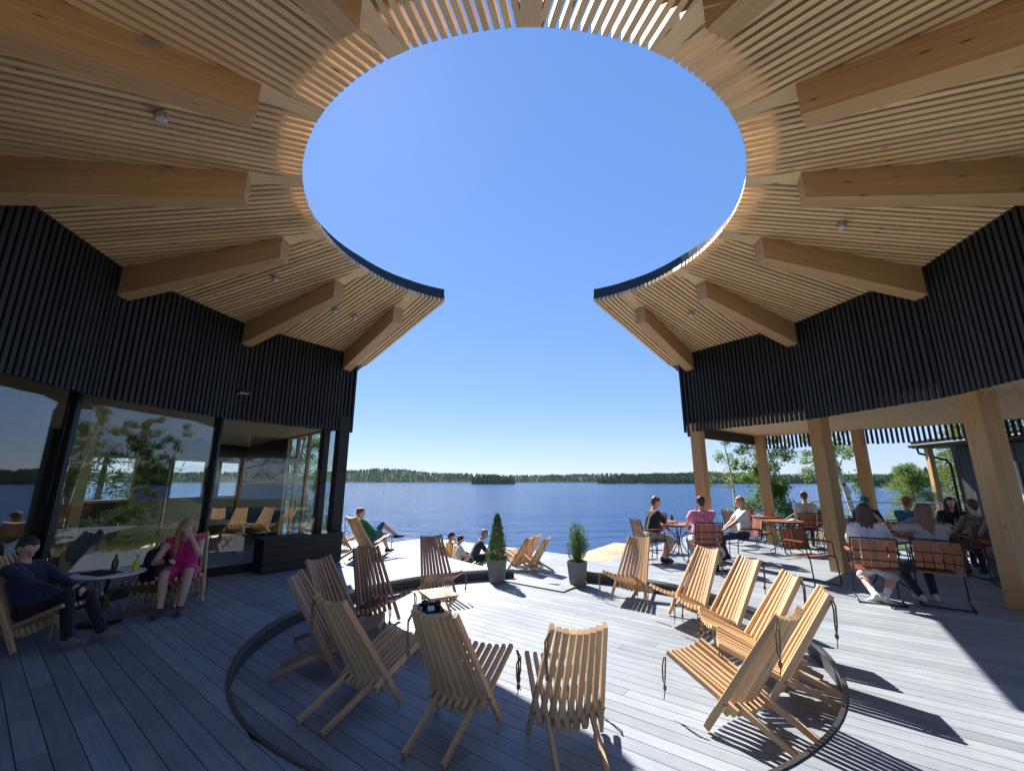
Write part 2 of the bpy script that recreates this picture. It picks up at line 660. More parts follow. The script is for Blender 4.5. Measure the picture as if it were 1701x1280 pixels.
def forest(name, lab, pts, depth, tree_h, n, seed):
    """far shore: a long low hill (structure) and its wood (stuff). pts = (x, y, height) along the ridge"""
    r = random.Random(seed)
    mbh, mbt = MB(), MB()
    seg = len(pts) - 1
    vs = []
    for (x, y, h) in pts:
        dv = Vector((x, y)).normalized()
        for k in range(5):
            q = k / 4
            vs.append((x + dv.x * depth * (q - .5), y + dv.y * depth * (q - .5), WATER - .4 + (h + .4) * math.sin(math.pi * min(1, q * 1.0)) ** .8))
    fs = []
    for i in range(seg):
        for k in range(4):
            fs.append((i * 5 + k, (i + 1) * 5 + k, (i + 1) * 5 + k + 1, i * 5 + k + 1))
    tag(mbh.add(vs, fs).build(name, M['hill'], smooth=True), kind='structure')
    V, F = [], []
    for _ in range(n):
        i = r.randrange(seg)
        q = r.random()
        (x0, y0, h0), (x1, y1, h1) = pts[i], pts[i + 1]
        x, y, h = x0 + (x1 - x0) * q, y0 + (y1 - y0) * q, h0 + (h1 - h0) * q
        s = r.random() ** 1.3 * .62
        dv = Vector((x, y)).normalized()
        bx, by = x + dv.x * depth * (s - .5), y + dv.y * depth * (s - .5)
        if h < 0.6:
            continue
        bz = WATER - .4 + (h + .4) * math.sin(math.pi * s) ** .8 - .5
        th = tree_h * r.uniform(.55, 1.15)
        w = th * r.uniform(.14, .24)
        o = len(V)
        rnd_crown = r.random() < .4
        for kk in range(5):
            a = kk * 1.2566 + r.random()
            V.append((bx + w * math.cos(a), by + w * math.sin(a), bz + th * r.uniform(.15, .3)))
        if rnd_crown:
            for kk in range(5):
                a = kk * 1.2566 + r.random()
                V.append((bx + w * .9 * math.cos(a), by + w * .9 * math.sin(a), bz + th * r.uniform(.6, .75)))
            V.append((bx, by, bz + th * .92))
            for kk in range(5):
                F.append((o + kk, o + (kk + 1) % 5, o + 5 + (kk + 1) % 5, o + 5 + kk))
                F.append((o + 5 + kk, o + 5 + (kk + 1) % 5, o + 10))
            F.append((o + 4, o + 3, o + 2, o + 1, o))
        else:
            V.append((bx + r.uniform(-.1, .1) * w, by, bz + th))
            for kk in range(5):
                F.append((o + kk, o + (kk + 1) % 5, o + 5))
            F.append((o + 4, o + 3, o + 2, o + 1, o))
    t = MB().add(V, F).build(name.replace('shore', 'forest').replace('island', 'island_wood'), M['farleaf'])
    tag(t, lab, 'forest', kind='stuff')


def px(x, Y):
    return (x - 850.5) / 705.0 * Y * 1.025


def ridge(pairs, Y, step=24):
    """pairs: (pixel column, metres of hill) -> points along a shore at distance Y, through a rough profile"""
    out = []
    for (x0, h0), (x1, h1) in zip(pairs[:-1], pairs[1:]):
        k = max(1, int(abs(x1 - x0) / step))
        for i in range(k):
            q = i / k
            h = h0 + (h1 - h0) * q
            out.append((px(x0 + (x1 - x0) * q, Y), Y, max(.3, h + 2.2 * noise.noise(Vector((x0 + (x1 - x0) * q, Y, 0)) * .02))))
    out.append((px(pairs[-1][0], Y), Y, pairs[-1][1]))
    return out


forest('far_shore', 'dark green wooded hills along the far left shore of the lake', ridge([(-900, 26), (300, 26), (560, 26), (640, 40), (690, 34), (720, 25), (800, 20), (870, 15), (900, 17), (1000, 22), (1150, 19), (1400, 19), (2400, 22)], 1500), 320, 12, 17000, 1)
forest('wooded_shore', 'nearer wooded shore with pale rocks behind the right terrace post', ridge([(985, .3), (1000, 3), (1040, 6), (1080, 11), (1120, 10), (1160, 13), (1240, 9), (1330, 1), (1340, .3)], 760, 12), 120, 9.5, 2600, 2)
forest('headland_shore', 'bright green wooded headland beyond the railing at the right', ridge([(1385, .3), (1400, 1.0), (1460, 3), (1500, 8), (1560, 13), (1700, 14), (2300, 16)], 330, 16), 90, 6.5, 1500, 3)
forest('wooded_island', 'small rocky wooded island in the middle of the lake', ridge([(786, .3), (795, 3), (812, 7), (826, 6.5), (838, 3), (856, .4)], 600, 6), 40, 8.5, 260, 4)
# bare rock skirts of the island and reefs
def reef(name, lab, x, y, sx, h, seed):
    r = random.Random(seed)
    V = []
    n, m = 14, 5
    for j in range(m):
        q = j / (m - 1)
        for i in range(n):
            a = 2 * math.pi * i / n
            rr = sx * (1 - q * .85) * r.uniform(.8, 1.15)
            V.append((x + rr * math.cos(a), y + rr * .6 * math.sin(a), WATER - .3 + (h + .3) * math.sin(q * math.pi / 2)))
    F = [(j * n + i, j * n + (i + 1) % n, (j + 1) * n + (i + 1) % n, (j + 1) * n + i) for j in range(m - 1) for i in range(n)]
    F.append(tuple((m - 1) * n + i for i in range(n)))
    return tag(MB().add(V, F).build(name, M['rock'], smooth=True), lab, 'rock')


reef('rock_islet', 'low pale rock at the right tip of the wooded island', px(848, 620), 620, 9, 1.6, 1)
reef('rock_islet', 'tiny reef in the lake left of the wooded island', px(702, 520), 520, 4, 1.0, 2)
reef('rock_islet', 'thin reef nearest the far left shore', px(658, 620), 620, 4, .8, 3)
reef('rock_islet', 'dark flat rock in the water beyond the young conifer', px(1455, 200), 200, 9, 1.0, 4)

# ---- decks
DA = math.radians(128.5)
D = Vector((math.sin(DA), math.cos(DA)))
N = Vector((-D.y, D.x))
PC, PR = Vector((0.20, 5.65)), 3.05    # sunken circle
PZ = -0.17
BW, GAP = 0.140, 0.006
uPC, vPC = PC.dot(D), PC.dot(N)
uB, vB = -4.4, 6.83                    # corner where the lake steps cut into the circle
Bc = D * uB + N * vB
LZ = -0.75                             # lake-side deck


def board(u0a, u0b, u1a, u1b, v0, v1, z, parent, th=0.03):
    """one plank; (u0a,u0b) are its left ends at v0 and v1, (u1a,u1b) its right ends"""
    um, vm = (u0a + u1a) / 2, (v0 + v1) / 2
    o = D * um + N * vm
    vs = [(u0a - um, v0 - vm, -th), (u1a - um, v0 - vm, -th), (u1b - um, v1 - vm, -th), (u0b - um, v1 - vm, -th)]
    vs += [(a, b, 0) for a, b, _ in vs]
    mb = MB().add(vs, [(3, 2, 1, 0), (4, 5, 6, 7), (0, 1, 5, 4), (1, 2, 6, 5), (2, 3, 7, 6), (3, 0, 4, 7)])
    Mx = Matrix(((D.x, N.x, 0, o.x), (D.y, N.y, 0, o.y), (0, 0, 1, z), (0, 0, 0, 1)))
    return mb.build('board', M['deck'], parent, Mx)


def disc_u(v, R=PR):
    d = R * R - (v - vPC) ** 2
    return math.sqrt(d) if d > 0 else None


def spans(v):
    """u-intervals of the raised deck (z=0) at v"""
    a, b = -11.5, 9.0 + v * .2
    q = disc_u(v)
    out = []
    left = a
    lim = -5.64 - (v - 6.63) / .205 if v > 6.63 else 99
    if q is not None:
        l, r = uPC - q, uPC + q
        out.append((a, min(l, lim)))
        out.append((max(r, uB) if v >= vB else r, b))
    elif v < vPC:
        out.append((a, b))
    else:
        out.append((a, lim))
        out.append((uB, b))
    return [(p, q) for p, q in out if q - p > .05]


deck = empty('deck', (0, 0, 0), kind='structure')
v = -1.2
while v < 14.4:
    v0, v1 = v, v + BW - GAP
    s0, s1 = spans(v0 + .0005), spans(v1 - .0005)
    if len(s0) < len(s1) and v0 < vPC:
        # the plank that just touches the circle: its outer strip runs through
        vt = vPC - PR - .001
        s0 = [(s1[0][0], uPC), (uPC, s1[1][1])]
    elif len(s0) != len(s1):
        s0 = s1 = spans((v0 + v1) / 2)
    for (a0, b0), (a1, b1) in zip(s0, s1):
        L = max(b0, b1) - min(a0, a1)
        if L < .05:
            continue
        # long runs are laid from several planks, joints staggered
        cuts = []
        c = min(a0, a1) + rnd.uniform(1.5, 4.5)
        while c < max(b0, b1) - 1.2:
            if c > max(a0, a1) + .6:
                cuts.append(c)
            c += rnd.uniform(3.6, 4.6)
        xs = [(a0, a1)] + [(c, c) for c in cuts] + [(b0, b1)]
        for i in range(len(xs) - 1):
            g0 = .002 if i else 0
            board(xs[i][0] + g0, xs[i][1] + g0, xs[i + 1][0] - g0, xs[i + 1][1] - g0, v0, v1, 0, deck)
    v += BW

pit = empty('sunken_deck', (0, 0, 0), kind='structure')
v = vPC - PR + .02
while v < vPC + PR - .05:
    v0, v1 = v, v + BW - GAP
    q0, q1 = disc_u(v0, PR - .004), disc_u(min(v1, vPC + PR - .006), PR - .004)
    if q0 and q1 and v0 >= vB:
        if uPC + min(q0, q1) > uB + .1:
            board(uB, uB, uPC + q0, uPC + q1, v0, v1, PZ, pit)
    elif q0 and q1:
        j = rnd.uniform(-1.5, 1.5)
        if min(q0, q1) > 1.9:
            board(uPC - q0, uPC - q1, uPC + j - .002, uPC + j - .002, v0, v1, PZ, pit)
            board(uPC + j + .002, uPC + j + .002, uPC + q0, uPC + q1, v0, v1, PZ, pit)
        else:
            board(uPC - q0, uPC - q1, uPC + q0, uPC + q1, v0, v1, PZ, pit)
    v += BW
# lower deck by the lake
low = empty('lake_deck', (0, 0, 0), kind='structure')
v = 6.2
while v < 13.0:
    j = rnd.uniform(-9, -6)
    far = -4.5 + .16 * (v - 6)
    board(-15, -15, j - .002, j - .002, v, v + BW - GAP, LZ, low)
    board(j + .002, j + .002, far, far, v, v + BW - GAP, LZ, low)
    v += BW
# near-black sheet under the gaps: painted shade that also stops light leaks
mb = MB()
n = 72
for i in range(n):
    a0, a1 = 2 * math.pi * i / n, 2 * math.pi * (i + 1) / n
    p, q = PC + dirv(a0) * (PR + .03), PC + dirv(a1) * (PR + .03)
    P, Q = PC + dirv(a0) * 5.0, PC + dirv(a1) * 5.0
    if -math.radians(52) < ((a0 + math.pi) % (2 * math.pi)) - math.pi < math.radians(36):
        continue
    mb.add([(p.x, p.y, -.045), (q.x, q.y, -.045), (Q.x, Q.y, -.045), (P.x, P.y, -.045)], [(0, 1, 2, 3)])
pu = []
for i in range(n):
    p = PC + dirv(2 * math.pi * i / n) * PR
    if p.dot(N) > vB and p.dot(D) < uB:
        continue
    pu.append((p.x, p.y, PZ - .05))
mb.add(pu, [tuple(range(len(pu) - 1, -1, -1))])
tag(mb.build('deck_underlay', M['deckgap']), kind='structure')

# curved riser and steel rim of the sunken circle, step edges of the lake platform
ent_l = math.atan2(-1, 0)
aL = math.atan2((D * (uPC - disc_u(vB)) + N * vB - PC).x, (D * (uPC - disc_u(vB)) + N * vB - PC).y)
vR = vPC + math.sqrt(PR ** 2 - (uB - uPC) ** 2)
pR_ = D * uB + N * vR - PC
aR = math.atan2(pR_.x, pR_.y)
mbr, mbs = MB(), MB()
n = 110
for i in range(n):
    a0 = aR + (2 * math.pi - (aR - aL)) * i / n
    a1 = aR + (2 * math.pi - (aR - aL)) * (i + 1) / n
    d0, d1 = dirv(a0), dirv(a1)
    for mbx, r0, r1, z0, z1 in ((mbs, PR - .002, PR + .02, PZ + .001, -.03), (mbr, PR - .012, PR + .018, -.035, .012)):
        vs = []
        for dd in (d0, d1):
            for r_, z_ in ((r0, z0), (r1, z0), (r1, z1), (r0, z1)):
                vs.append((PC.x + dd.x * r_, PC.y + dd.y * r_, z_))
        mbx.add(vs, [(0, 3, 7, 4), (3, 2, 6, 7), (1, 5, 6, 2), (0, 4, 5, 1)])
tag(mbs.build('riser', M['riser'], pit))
tag(mbr.build('rim', M['rim'], pit))
pA = D * (uPC - disc_u(vB)) + N * vB
pE = D * uB + N * vR
for k in range(2):
    w_ = .07 + .142 * k
    p, q = pA - N * w_ - D * 0.05, Bc - N * w_ + D * (w_ + .07)
    stick('edge_board', (p.x, p.y, PZ + .012), (q.x, q.y, PZ + .012), .136, .024, M['deck'], pit)
    p, q = Bc + D * w_ - N * (w_ - .07), pE + D * w_
    stick('edge_board', (p.x, p.y, PZ + .016), (q.x, q.y, PZ + .016), .136, .024, M['deck'], pit)

# ---- ring roof: slats, beams, boards, roof deck
roof = empty('ring_roof', (C.x, C.y, ZW), 0, 'open ring roof of radial spruce slats around a round skylight hole', 'roof')
RI = Matrix.Translation((-C.x, -C.y, -ZW))


def rstick(name, p0, p1, w, h, mat, parent=roof, up=(0, 0, 1)):
    o = stick(name, p0, p1, w, h, mat, None, up)
    mw = frame(p0, p1, up)[0]
    o.parent = parent
    o.matrix_local = RI @ mw
    return o


BEAMS = [math.radians(45 + 22.5 * k) for k in range(14)]     # 45 .. 337.5 from +Y clockwise; 315 = -45
BEAMS = [a for a in BEAMS if a < math.radians(316)]
TAN, COS = math.tan(HALF), math.cos(HALF)
BOARD_W = 0.17


def z_on(a_bis, p):
    return soffit_z((p - C).dot(dirv(a_bis)))


hidden_slats = MB()


def slat(bis, v, t0, t1):
    b = dirv(bis)
    s = Vector((b.y, -b.x))
    p0 = C + b * t0 + s * v
    p1 = C + b * t1 + s * v
    a = Vector((p0.x, p0.y, soffit_z(t0) + SH / 2))
    e = Vector((p1.x, p1.y, soffit_z(t1) + SH / 2))
    if p1.y < 0.1 and p0.y < 1.6:
        hidden_slats.bar(a, e, SW, SH)
    else:
        rstick('slat', a, e, SW, SH, M['spruce'])


for k in range(len(BEAMS) - 1):
    bis = (BEAMS[k] + BEAMS[k + 1]) / 2
    t1 = RW * COS + .06
    if 150 < math.degrees(bis) < 210:
        t1 = 6.3
    nmax = int(t1 * TAN / SP)
    for j in range(-nmax - 1, nmax + 1):
        v = (j + .5) * SP
        tc = math.sqrt(max(0, RH * RH - v * v)) if abs(v) < RH else 0
        tb = (abs(v) + SW / 2 + .012) / TAN
        t0 = max(tc, tb) if abs(v) > 0.0 else tc
        if abs(v) + SW / 2 + BOARD_W / 2 < tc * TAN:
            t0 = tc
        if t1 - t0 > .1:
            slat(bis, v, t0, t1)
# the two free ends of the ring: a few slats run parallel to the last beam
for sgn, a in ((1, BEAMS[0]), (-1, BEAMS[-1])):
    b = dirv(a)
    s = Vector((b.y, -b.x)) * -sgn          # away from the ring, towards the opening
    for j in range(7):
        v = .125 + j * SP
        t0 = math.sqrt(RH * RH - v * v)
        p0, p1 = C + b * t0 + s * v, C + b * 6.15 + s * v
        f = lambda t: soffit_z(t * COS)
        rstick('slat', (p0.x, p0.y, f(t0) + SH / 2), (p1.x, p1.y, f(6.15) + SH / 2), SW, SH, M['spruce'])
if hidden_slats.v:
    o = hidden_slats.build('slat_field', M['spruce'], roof)
    o.matrix_local = RI
    o['kind'] = 'stuff'


def zb(r):
    return soffit_z(r * COS)


for k, a in enumerate(BEAMS):
    b = dirv(a)
    deg = math.degrees(a)
    p0, p1 = C + b * RH, C + b * 3.75
    rstick('cover_board', (p0.x, p0.y, zb(RH) + SH / 2 - .006), (p1.x, p1.y, zb(3.75) + SH / 2 - .006), BOARD_W, SH, M['spruce'])
    r0, r1 = 3.45, RW + .12
    if 140 < deg < 220:
        r1 = 6.3
    p0, p1 = C + b * r0, C + b * r1
    dep0, dep1 = .33, .42
    # tapered glulam: bottom edge falls a little more steeply than the soffit
    mbb = MB()
    X = Vector((b.x, b.y, 0))
    Y = Vector((-b.y, b.x, 0))
    Lb = r1 - r0
    w = .105
    z0t, z1t = zb(r0) + .03, zb(r1) + .03
    z0b, z1b = zb(r0) - dep0, zb(r1) - dep1
    zm = (z0t + z1t) / 2
    vs = [(-Lb / 2, -w, z0b - zm), (-Lb / 2, w, z0b - zm), (-Lb / 2, w, z0t - zm), (-Lb / 2, -w, z0t - zm), (Lb / 2, -w, z1b - zm), (Lb / 2, w, z1b - zm), (Lb / 2, w, z1t - zm), (Lb / 2, -w, z1t - zm)]
    mbb.add(vs, [(0, 3, 2, 1), (4, 5, 6, 7), (0, 1, 5, 4), (1, 2, 6, 5), (2, 3, 7, 6), (3, 0, 4, 7)])
    pm = (p0 + p1) / 2
    Mx = Matrix(((X.x, Y.x, 0, pm.x), (X.y, Y.y, 0, pm.y), (0, 0, 1, zm), (0, 0, 0, 1)))
    # the timber's own frame follows its sloping underside, so that laminations run along it
    sl = math.atan2(z1b - z0b, Lb)
    Rt = Matrix.Rotation(-sl, 4, 'Y')
    mbb.v = [tuple(Rt.inverted() @ Vector(q_)) for q_ in mbb.v]
    bo = mbb.build('beam', M['glulam'], roof, RI @ Mx @ Rt)
    if deg > 200 and deg < 300:
        for sy in (-1, 1):
            mp_ = MB().box((-.5, sy * (w + .003) - .003, -.10), (-.41, sy * (w + .003) + .003, -.06))
            mp_.box((-.40, sy * (w + .003) - .003, -.115), (-.345, sy * (w + .003) + .003, -.075))
            mp_.build('bracket_plate', M['plate'], bo)

# roof deck over the slats, its opening set off towards the back, and the dark edge band
C2, R2 = Vector((C.x, C.y - .15)), RH + .175


def inner_r(a):                   # distance from C to the opening circle along direction a
    d = dirv(a)
    w_ = C - C2
    bq = w_.dot(d)
    cq = w_.dot(w_) - R2 * R2
    return -bq + math.sqrt(bq * bq - cq)


mbd, mbf = MB(), MB()
angs = []
for k in range(len(BEAMS) - 1):
    for q in range(6):
        angs.append((BEAMS[k] + (BEAMS[k + 1] - BEAMS[k]) * q / 6, (BEAMS[k] + BEAMS[k + 1]) / 2))
angs.append((BEAMS[-1], (BEAMS[-1] + BEAMS[-2]) / 2))
TH = .16
ROUT = 8.2


def ring_pt(a, bis, r, dz):
    p = rp(a, r)
    t = (p - C).dot(dirv(bis))
    return Vector((p.x, p.y, soffit_z(t) + dz))


for (a0, b0), (a1, b1) in zip(angs[:-1], angs[1:]):
    r0, r1 = inner_r(a0), inner_r(a1)
    vs = []
    for dz in (SH + .004, SH + .004 + TH):
        vs += [ring_pt(a0, b0, r0, dz), ring_pt(a1, b0, r1, dz), ring_pt(a1, b0, ROUT, dz), ring_pt(a0, b0, ROUT, dz)]
    mbd.add(vs, [(0, 1, 2, 3), (7, 6, 5, 4), (3, 2, 6, 7)])
    vs = []
    for rr, dz in ((r0 - .012, SH + .003), (r0 - .012, SH + TH + .07), (r0 + .05, SH + TH + .07)):
        vs += [ring_pt(a0, b0, rr, dz), ring_pt(a1, b0, rr + (r1 - r0), dz)]
    mbf.add(vs, [(0, 1, 3, 2), (2, 3, 5, 4)])
# end strips of the roof deck
for sgn, a in ((1, BEAMS[0]), (-1, BEAMS[-1])):
    b = dirv(a)
    s = Vector((b.y, -b.x)) * -sgn
    W_ = .125 + 6.4 * SP
    prev = None
    for q in range(6):
        v = W_ * q / 5
        w_ = C - C2
        # opening circle met along this line
        o_ = C + s * v - C2
        bq = o_.dot(b)
        cq = o_.dot(o_) - R2 * R2
        t0 = -bq + math.sqrt(bq * bq - cq)
        pi_, po = C + b * t0 + s * v, C + b * ROUT + s * v
        cur = (pi_, po, soffit_z(t0 * COS), soffit_z(ROUT * COS))
        if prev:
            vs = []
            for dz in (SH + .004, SH + .004 + TH):
                for (A, B, zi, zo) in (prev, cur):
                    vs += [(A.x, A.y, zi + dz), (B.x, B.y, zo + dz)]
            mbd.add(vs, [(0, 1, 3, 2), (4, 6, 7, 5), (0, 2, 6, 4), (2, 3, 7, 6), (1, 0, 4, 5), (1, 5, 7, 3)])
            vs = []
            for off, dz in ((-.012, SH + .003), (-.012, SH + TH + .07), (.05, SH + TH + .07)):
                for (A, B, zi, zo) in (prev, cur):
                    vs.append((A.x + b.x * off, A.y + b.y * off, zi + dz))
            mbf.add(vs, [(0, 1, 3, 2), (2, 3, 5, 4)])
        prev = cur
    A, B, zi, zo = prev
    rstick('end_fascia', (A.x, A.y, zi + SH + .10), (B.x, B.y, zo + SH + .10), .03, .18, M['darkfascia'])
o = mbd.build('roof_deck', M['roofunder'], roof)
o.matrix_local = RI
o = mbf.build('edge_band', M['darkfascia'], roof)
o.matrix_local = RI

# ---- black batten walls. left: R=5.67 polygon from -36 to -122 deg; right mirrored
def wall_poly(sgn):
    pts = [rp(sgn * math.radians(d), RW) for d in (45, 67.5, 90, 112.5, 135)]
    first = pts[0] + (pts[0] - rp(sgn * math.radians(67.5), RW)).normalized() * .32
    return [first] + pts


ZWB = 2.75
lb = empty('left_building', (-6, 8, 0), 0, 'black timber cafe building with tall glass walls on the left', 'building')
LI = Matrix.Translation((6, -8, 0))
rb = empty('terrace_pavilion', (6, 8, 0), 0, 'covered terrace with black batten front and timber posts on the right', 'building')
RIm = Matrix.Translation((-6, -8, 0))


def part(mb, name, mat, root, **kw):
    o = mb.build(name, mat, root, **kw)
    o.matrix_local = LI if root is lb else RIm
    return o


def bstick(name, p0, p1, w, h, mat, root, up=(0, 0, 1)):
    o = stick(name, p0, p1, w, h, mat, None, up)
    mw = frame(p0, p1, up)[0]
    o.parent = root
    o.matrix_local = (LI if root is lb else RIm) @ mw
    return o


def soffit_at(p):
    a = math.atan2(p.x - C.x, p.y - C.y) % (2 * math.pi)
    k = round((a - math.radians(56.25)) / math.radians(22.5))
    bis = math.radians(56.25 + 22.5 * k)
    bis = min(max(bis, math.radians(56.25)), math.radians(303.75))
    return soffit_z((p - C).dot(dirv(bis)))


for sgn, root in ((-1, lb), (1, rb)):
    pts = wall_poly(sgn)
    back = MB()
    for p, q in zip(pts[:-1], pts[1:]):
        dvec = (q - p)
        L = dvec.length
        dn = dvec / L
        out = ((p + q) / 2 - C).normalized()
        nrm = Vector((-dn.y, dn.x))
        if nrm.dot(out) < 0:
            nrm = -nrm
        # backing wall
        zt0, zt1 = soffit_at(p) + SH, soffit_at(q) + SH
        zbk = ZWB + .22
        o0, o1 = p + nrm * .045, q + nrm * .045
        o2, o3 = p + nrm * .16, q + nrm * .16
        vs = [(o0.x, o0.y, zbk), (o1.x, o1.y, zbk), (o1.x, o1.y, zt1), (o0.x, o0.y, zt0), (o2.x, o2.y, zbk), (o3.x, o3.y, zbk), (o3.x, o3.y, zt1), (o2.x, o2.y, zt0)]
        back.add(vs, [(0, 1, 2, 3), (7, 6, 5, 4), (0, 4, 5, 1), (0, 3, 7, 4), (1, 5, 6, 2)])
        nb = max(1, int(L / .083))
        for i in range(nb):
            c = p + dn * ((i + .5) * L / nb)
            if c.y < .5:
                continue
            wv = .05
            zt = soffit_at(c) - .002
            zl = ZWB + rnd.uniform(-.004, .004)
            c = c + nrm * .02
            bstick('batten', (c.x, c.y, zl), (c.x, c.y, zt), .045, wv, M['black'], root, up=(dn.x, dn.y, 0))
    part(back, 'wall_backing', M['blackback'], root)

# ================================================================== LEFT BUILDING, LOWER STOREY
G0 = Vector((-3.92, 9.72))
G = [G0, rp(math.radians(-67.5), 6.12), rp(math.radians(-90), 6.0), rp(math.radians(-112.5), 6.0), rp(math.radians(-135), 6.0)]
for i, (p, q) in enumerate(zip(G[:-1], G[1:])):
    n_ = Vector((-(q - p).y, (q - p).x)).normalized()
    # each bay: one tall pane between black mullions, black sill and head
    a, b = p + (q - p).normalized() * .06, q - (q - p).normalized() * .06
    mb = MB()
    mb.bar((a.x, a.y, 1.50), (b.x, b.y, 1.50), .012, 2.66)
    part(mb, 'glass_pane', M['glass'], lb)
    bstick('window_sill', (p.x, p.y, .075), (q.x, q.y, .075), .11, .15, M['frame'], lb)
    bstick('window_head', (p.x, p.y, 2.93), (q.x, q.y, 2.93), .12, .20, M['frame'], lb)
for p in G[1:4]:
    bstick('mullion', (p.x, p.y, .15), (p.x, p.y, 2.83), .075, .13, M['frame'], lb, up=(1, .1, 0))
# dark corner post of the lake end
bstick('corner_post', (G0.x + .03, G0.y + .02, 0), (G0.x + .03, G0.y + .02, 3.1), .26, .22, M['black'], lb, up=(.7, .7, 0))
bstick('corner_post', (G0.x - .24, G0.y - .22, 0), (G0.x - .24, G0.y - .22, 3.1), .20, .12, M['black'], lb, up=(.7, .7, 0))
# end wall towards the lake: glazed for 3.4 m behind timber frames, then black
P1 = Vector((-9.6, 15.6))
P2 = Vector((-12.6, 2.0))
e = (P1 - G0)
eL = e.length
e = e / eL
for k in range(4):
    a, b = G0 + e * (.25 + .85 * k), G0 + e * (.25 + .85 * (k + 1))
    mb = MB()
    mb.bar((a.x, a.y, 1.5), (b.x, b.y, 1.5), .012, 2.6)
    part(mb, 'glass_pane', M['glass'], lb)
    bstick('window_frame', (b.x, b.y, .1), (b.x, b.y, 2.85), .07, .12, M['ceilwood'], lb, up=(e.x, e.y, 0))
a, b = G0 + e * .2, G0 + e * 3.7
bstick('window_sill', (a.x, a.y, .1), (b.x, b.y, .1), .12, .2, M['ceilwood'], lb)
bstick('window_head', (a.x, a.y, 2.9), (b.x, b.y, 2.9), .12, .16, M['ceilwood'], lb)
M['inner'] = plain('dark interior wall', (0.022, 0.022, 0.025), 0.7)
M['innerfloor'] = wood('interior floor', (0.20, 0.19, 0.18), (0.14, 0.135, 0.13), knots=False)
a = G0 + e * 3.7
mb = MB().bar((a.x, a.y, 2.2), (P1.x, P1.y, 2.2), .2, 4.4)
a2, b2 = G0 + e * .1, G0 + e * 3.7
mb.bar((a2.x, a2.y, 3.7), (b2.x, b2.y, 3.7), .2, 1.4)
part(mb, 'end_wall', M['inner'], lb)
# back wall with three window openings found along the sight lines
wd = (P2 - P1)
wL = wd.length
wd = wd / wL


def on_wall(xp):
    r = ray(xp, 790)
    d2 = Vector((r.x, r.y))
    # solve t*d2 = P1 + s*wd
    det = d2.x * -wd.y + wd.x * d2.y
    s_ = (d2.x * P1.y - d2.y * P1.x) / -det if abs(det) > 1e-9 else 0
    s_ = (P1.x * d2.y - P1.y * d2.x) / (wd.y * d2.x - wd.x * d2.y)
    return s_


wins = sorted([tuple(sorted((on_wall(x0), on_wall(x1)))) for x0, x1 in ((362, 398), (282, 342), (88, 226))])
zlo, zhi = 1.12, 2.32
mb = MB()
edges = [-.1] + [x for w_ in wins for x in w_] + [wL]


def wall_bit(s0, s1, z0, z1):
    a, b = P1 + wd * s0, P1 + wd * s1
    mb.bar((a.x, a.y, (z0 + z1) / 2), (b.x, b.y, (z0 + z1) / 2), .22, z1 - z0)


wall_bit(-.1, wL, -.3, zlo)
wall_bit(-.1, wL, zhi, 4.4)
for i in range(0, len(edges), 2):
    wall_bit(edges[i], edges[i + 1], zlo, zhi)
part(mb, 'back_wall', M['inner'], lb)
for s0, s1 in wins:
    a, b = P1 + wd * s0, P1 + wd * s1
    mb = MB().bar((a.x, a.y, (zlo + zhi) / 2), (b.x, b.y, (zlo + zhi) / 2), .01, zhi - zlo)
    w_ = part(mb, 'window_pane', M['clear'], lb)
    mb = MB()
    for z in (zlo + .03, zhi - .03):
        mb.bar((a.x, a.y, z), (b.x, b.y, z), .10, .06)
    for p in (a + wd * .03, b - wd * .03):
        mb.bar((p.x, p.y, zlo + .06), (p.x, p.y, zhi - .06), .06, .10)
    part(mb, 'window_frame', M['ceilwood'], lb)
inner = [(p.x, p.y) for p in G] + [(-6.0, -.6), (P2.x, P2.y), (P1.x, P1.y)]
part(MB().prism(inner, -.02, .018), 'floor', M['innerfloor'], lb)
part(MB().prism(inner, 2.86, 2.92), 'ceiling', M['ceilwood'], lb)
part(MB().prism([(p.x * 1.02 - .05, p.y) for p in [G0 + e * .3]] + [(p.x - .25, p.y) for p in G[1:]] + [(-6.2, -.8), (P2.x - .4, P2.y), (P1.x, P1.y + .4)], 4.36, 4.48), 'roof', M['darkfascia'], lb)
# wall behind the left part of the interior and behind the camera
mb = MB().bar((-6.0, -.6, 2.2), (P2.x, P2.y, 2.2), .2, 4.4)
mb.bar((-4.12, 1.3, 1.5), (-6.0, -.6, 1.5), .2, 3.0)
part(mb, 'side_wall', M['inner'], lb)
bstick('interior_post', (-7.6, 7.6, .02), (-7.6, 7.6, 2.86), .2, .2, M['glulam'], lb, up=(1, 0, 0))
# pendant lamps inside
for x, y, lab in ((-7.3, 6.2, 'small dark pendant lamp behind the wide second pane of the cafe'), (-8.2, 8.4, 'dark pendant lamp deep in the cafe, middle of the three'), (-6.6, 9.0, 'dark pendant lamp near the glazed lake end of the cafe')):
    t = empty('pendant_lamp', (x, y, 2.45), 0, lab, 'lamp', 'pendant lamps in the cafe')
    MB().lathe([(.02, .1), (.05, .09), (.17, 0), (.165, -.005), (.04, .08)], 20).build('lamp_shade', M['frame'], t, smooth=True)
    MB().tube([(0, 0, .09), (0, 0, .41)], .006, 6).build('cord', M['frame'], t)

# planter bench box at the corner
t = empty('planter_box', (-4.1, 9.15, 0), 0, 'low black timber box in front of the glass corner', 'box')
bx = Vector((-.42, -.60, 0))
for k in range(4):
    z0 = .02 + k * .142
    o = stick('board', (-.60, -.80, z0 + .068), (.36, .42, z0 + .068), .42, .136, M['black'], t)
stick('lid', (-.63, -.83, .60), (.385, .455, .60), .47, .03, M['black'], t)

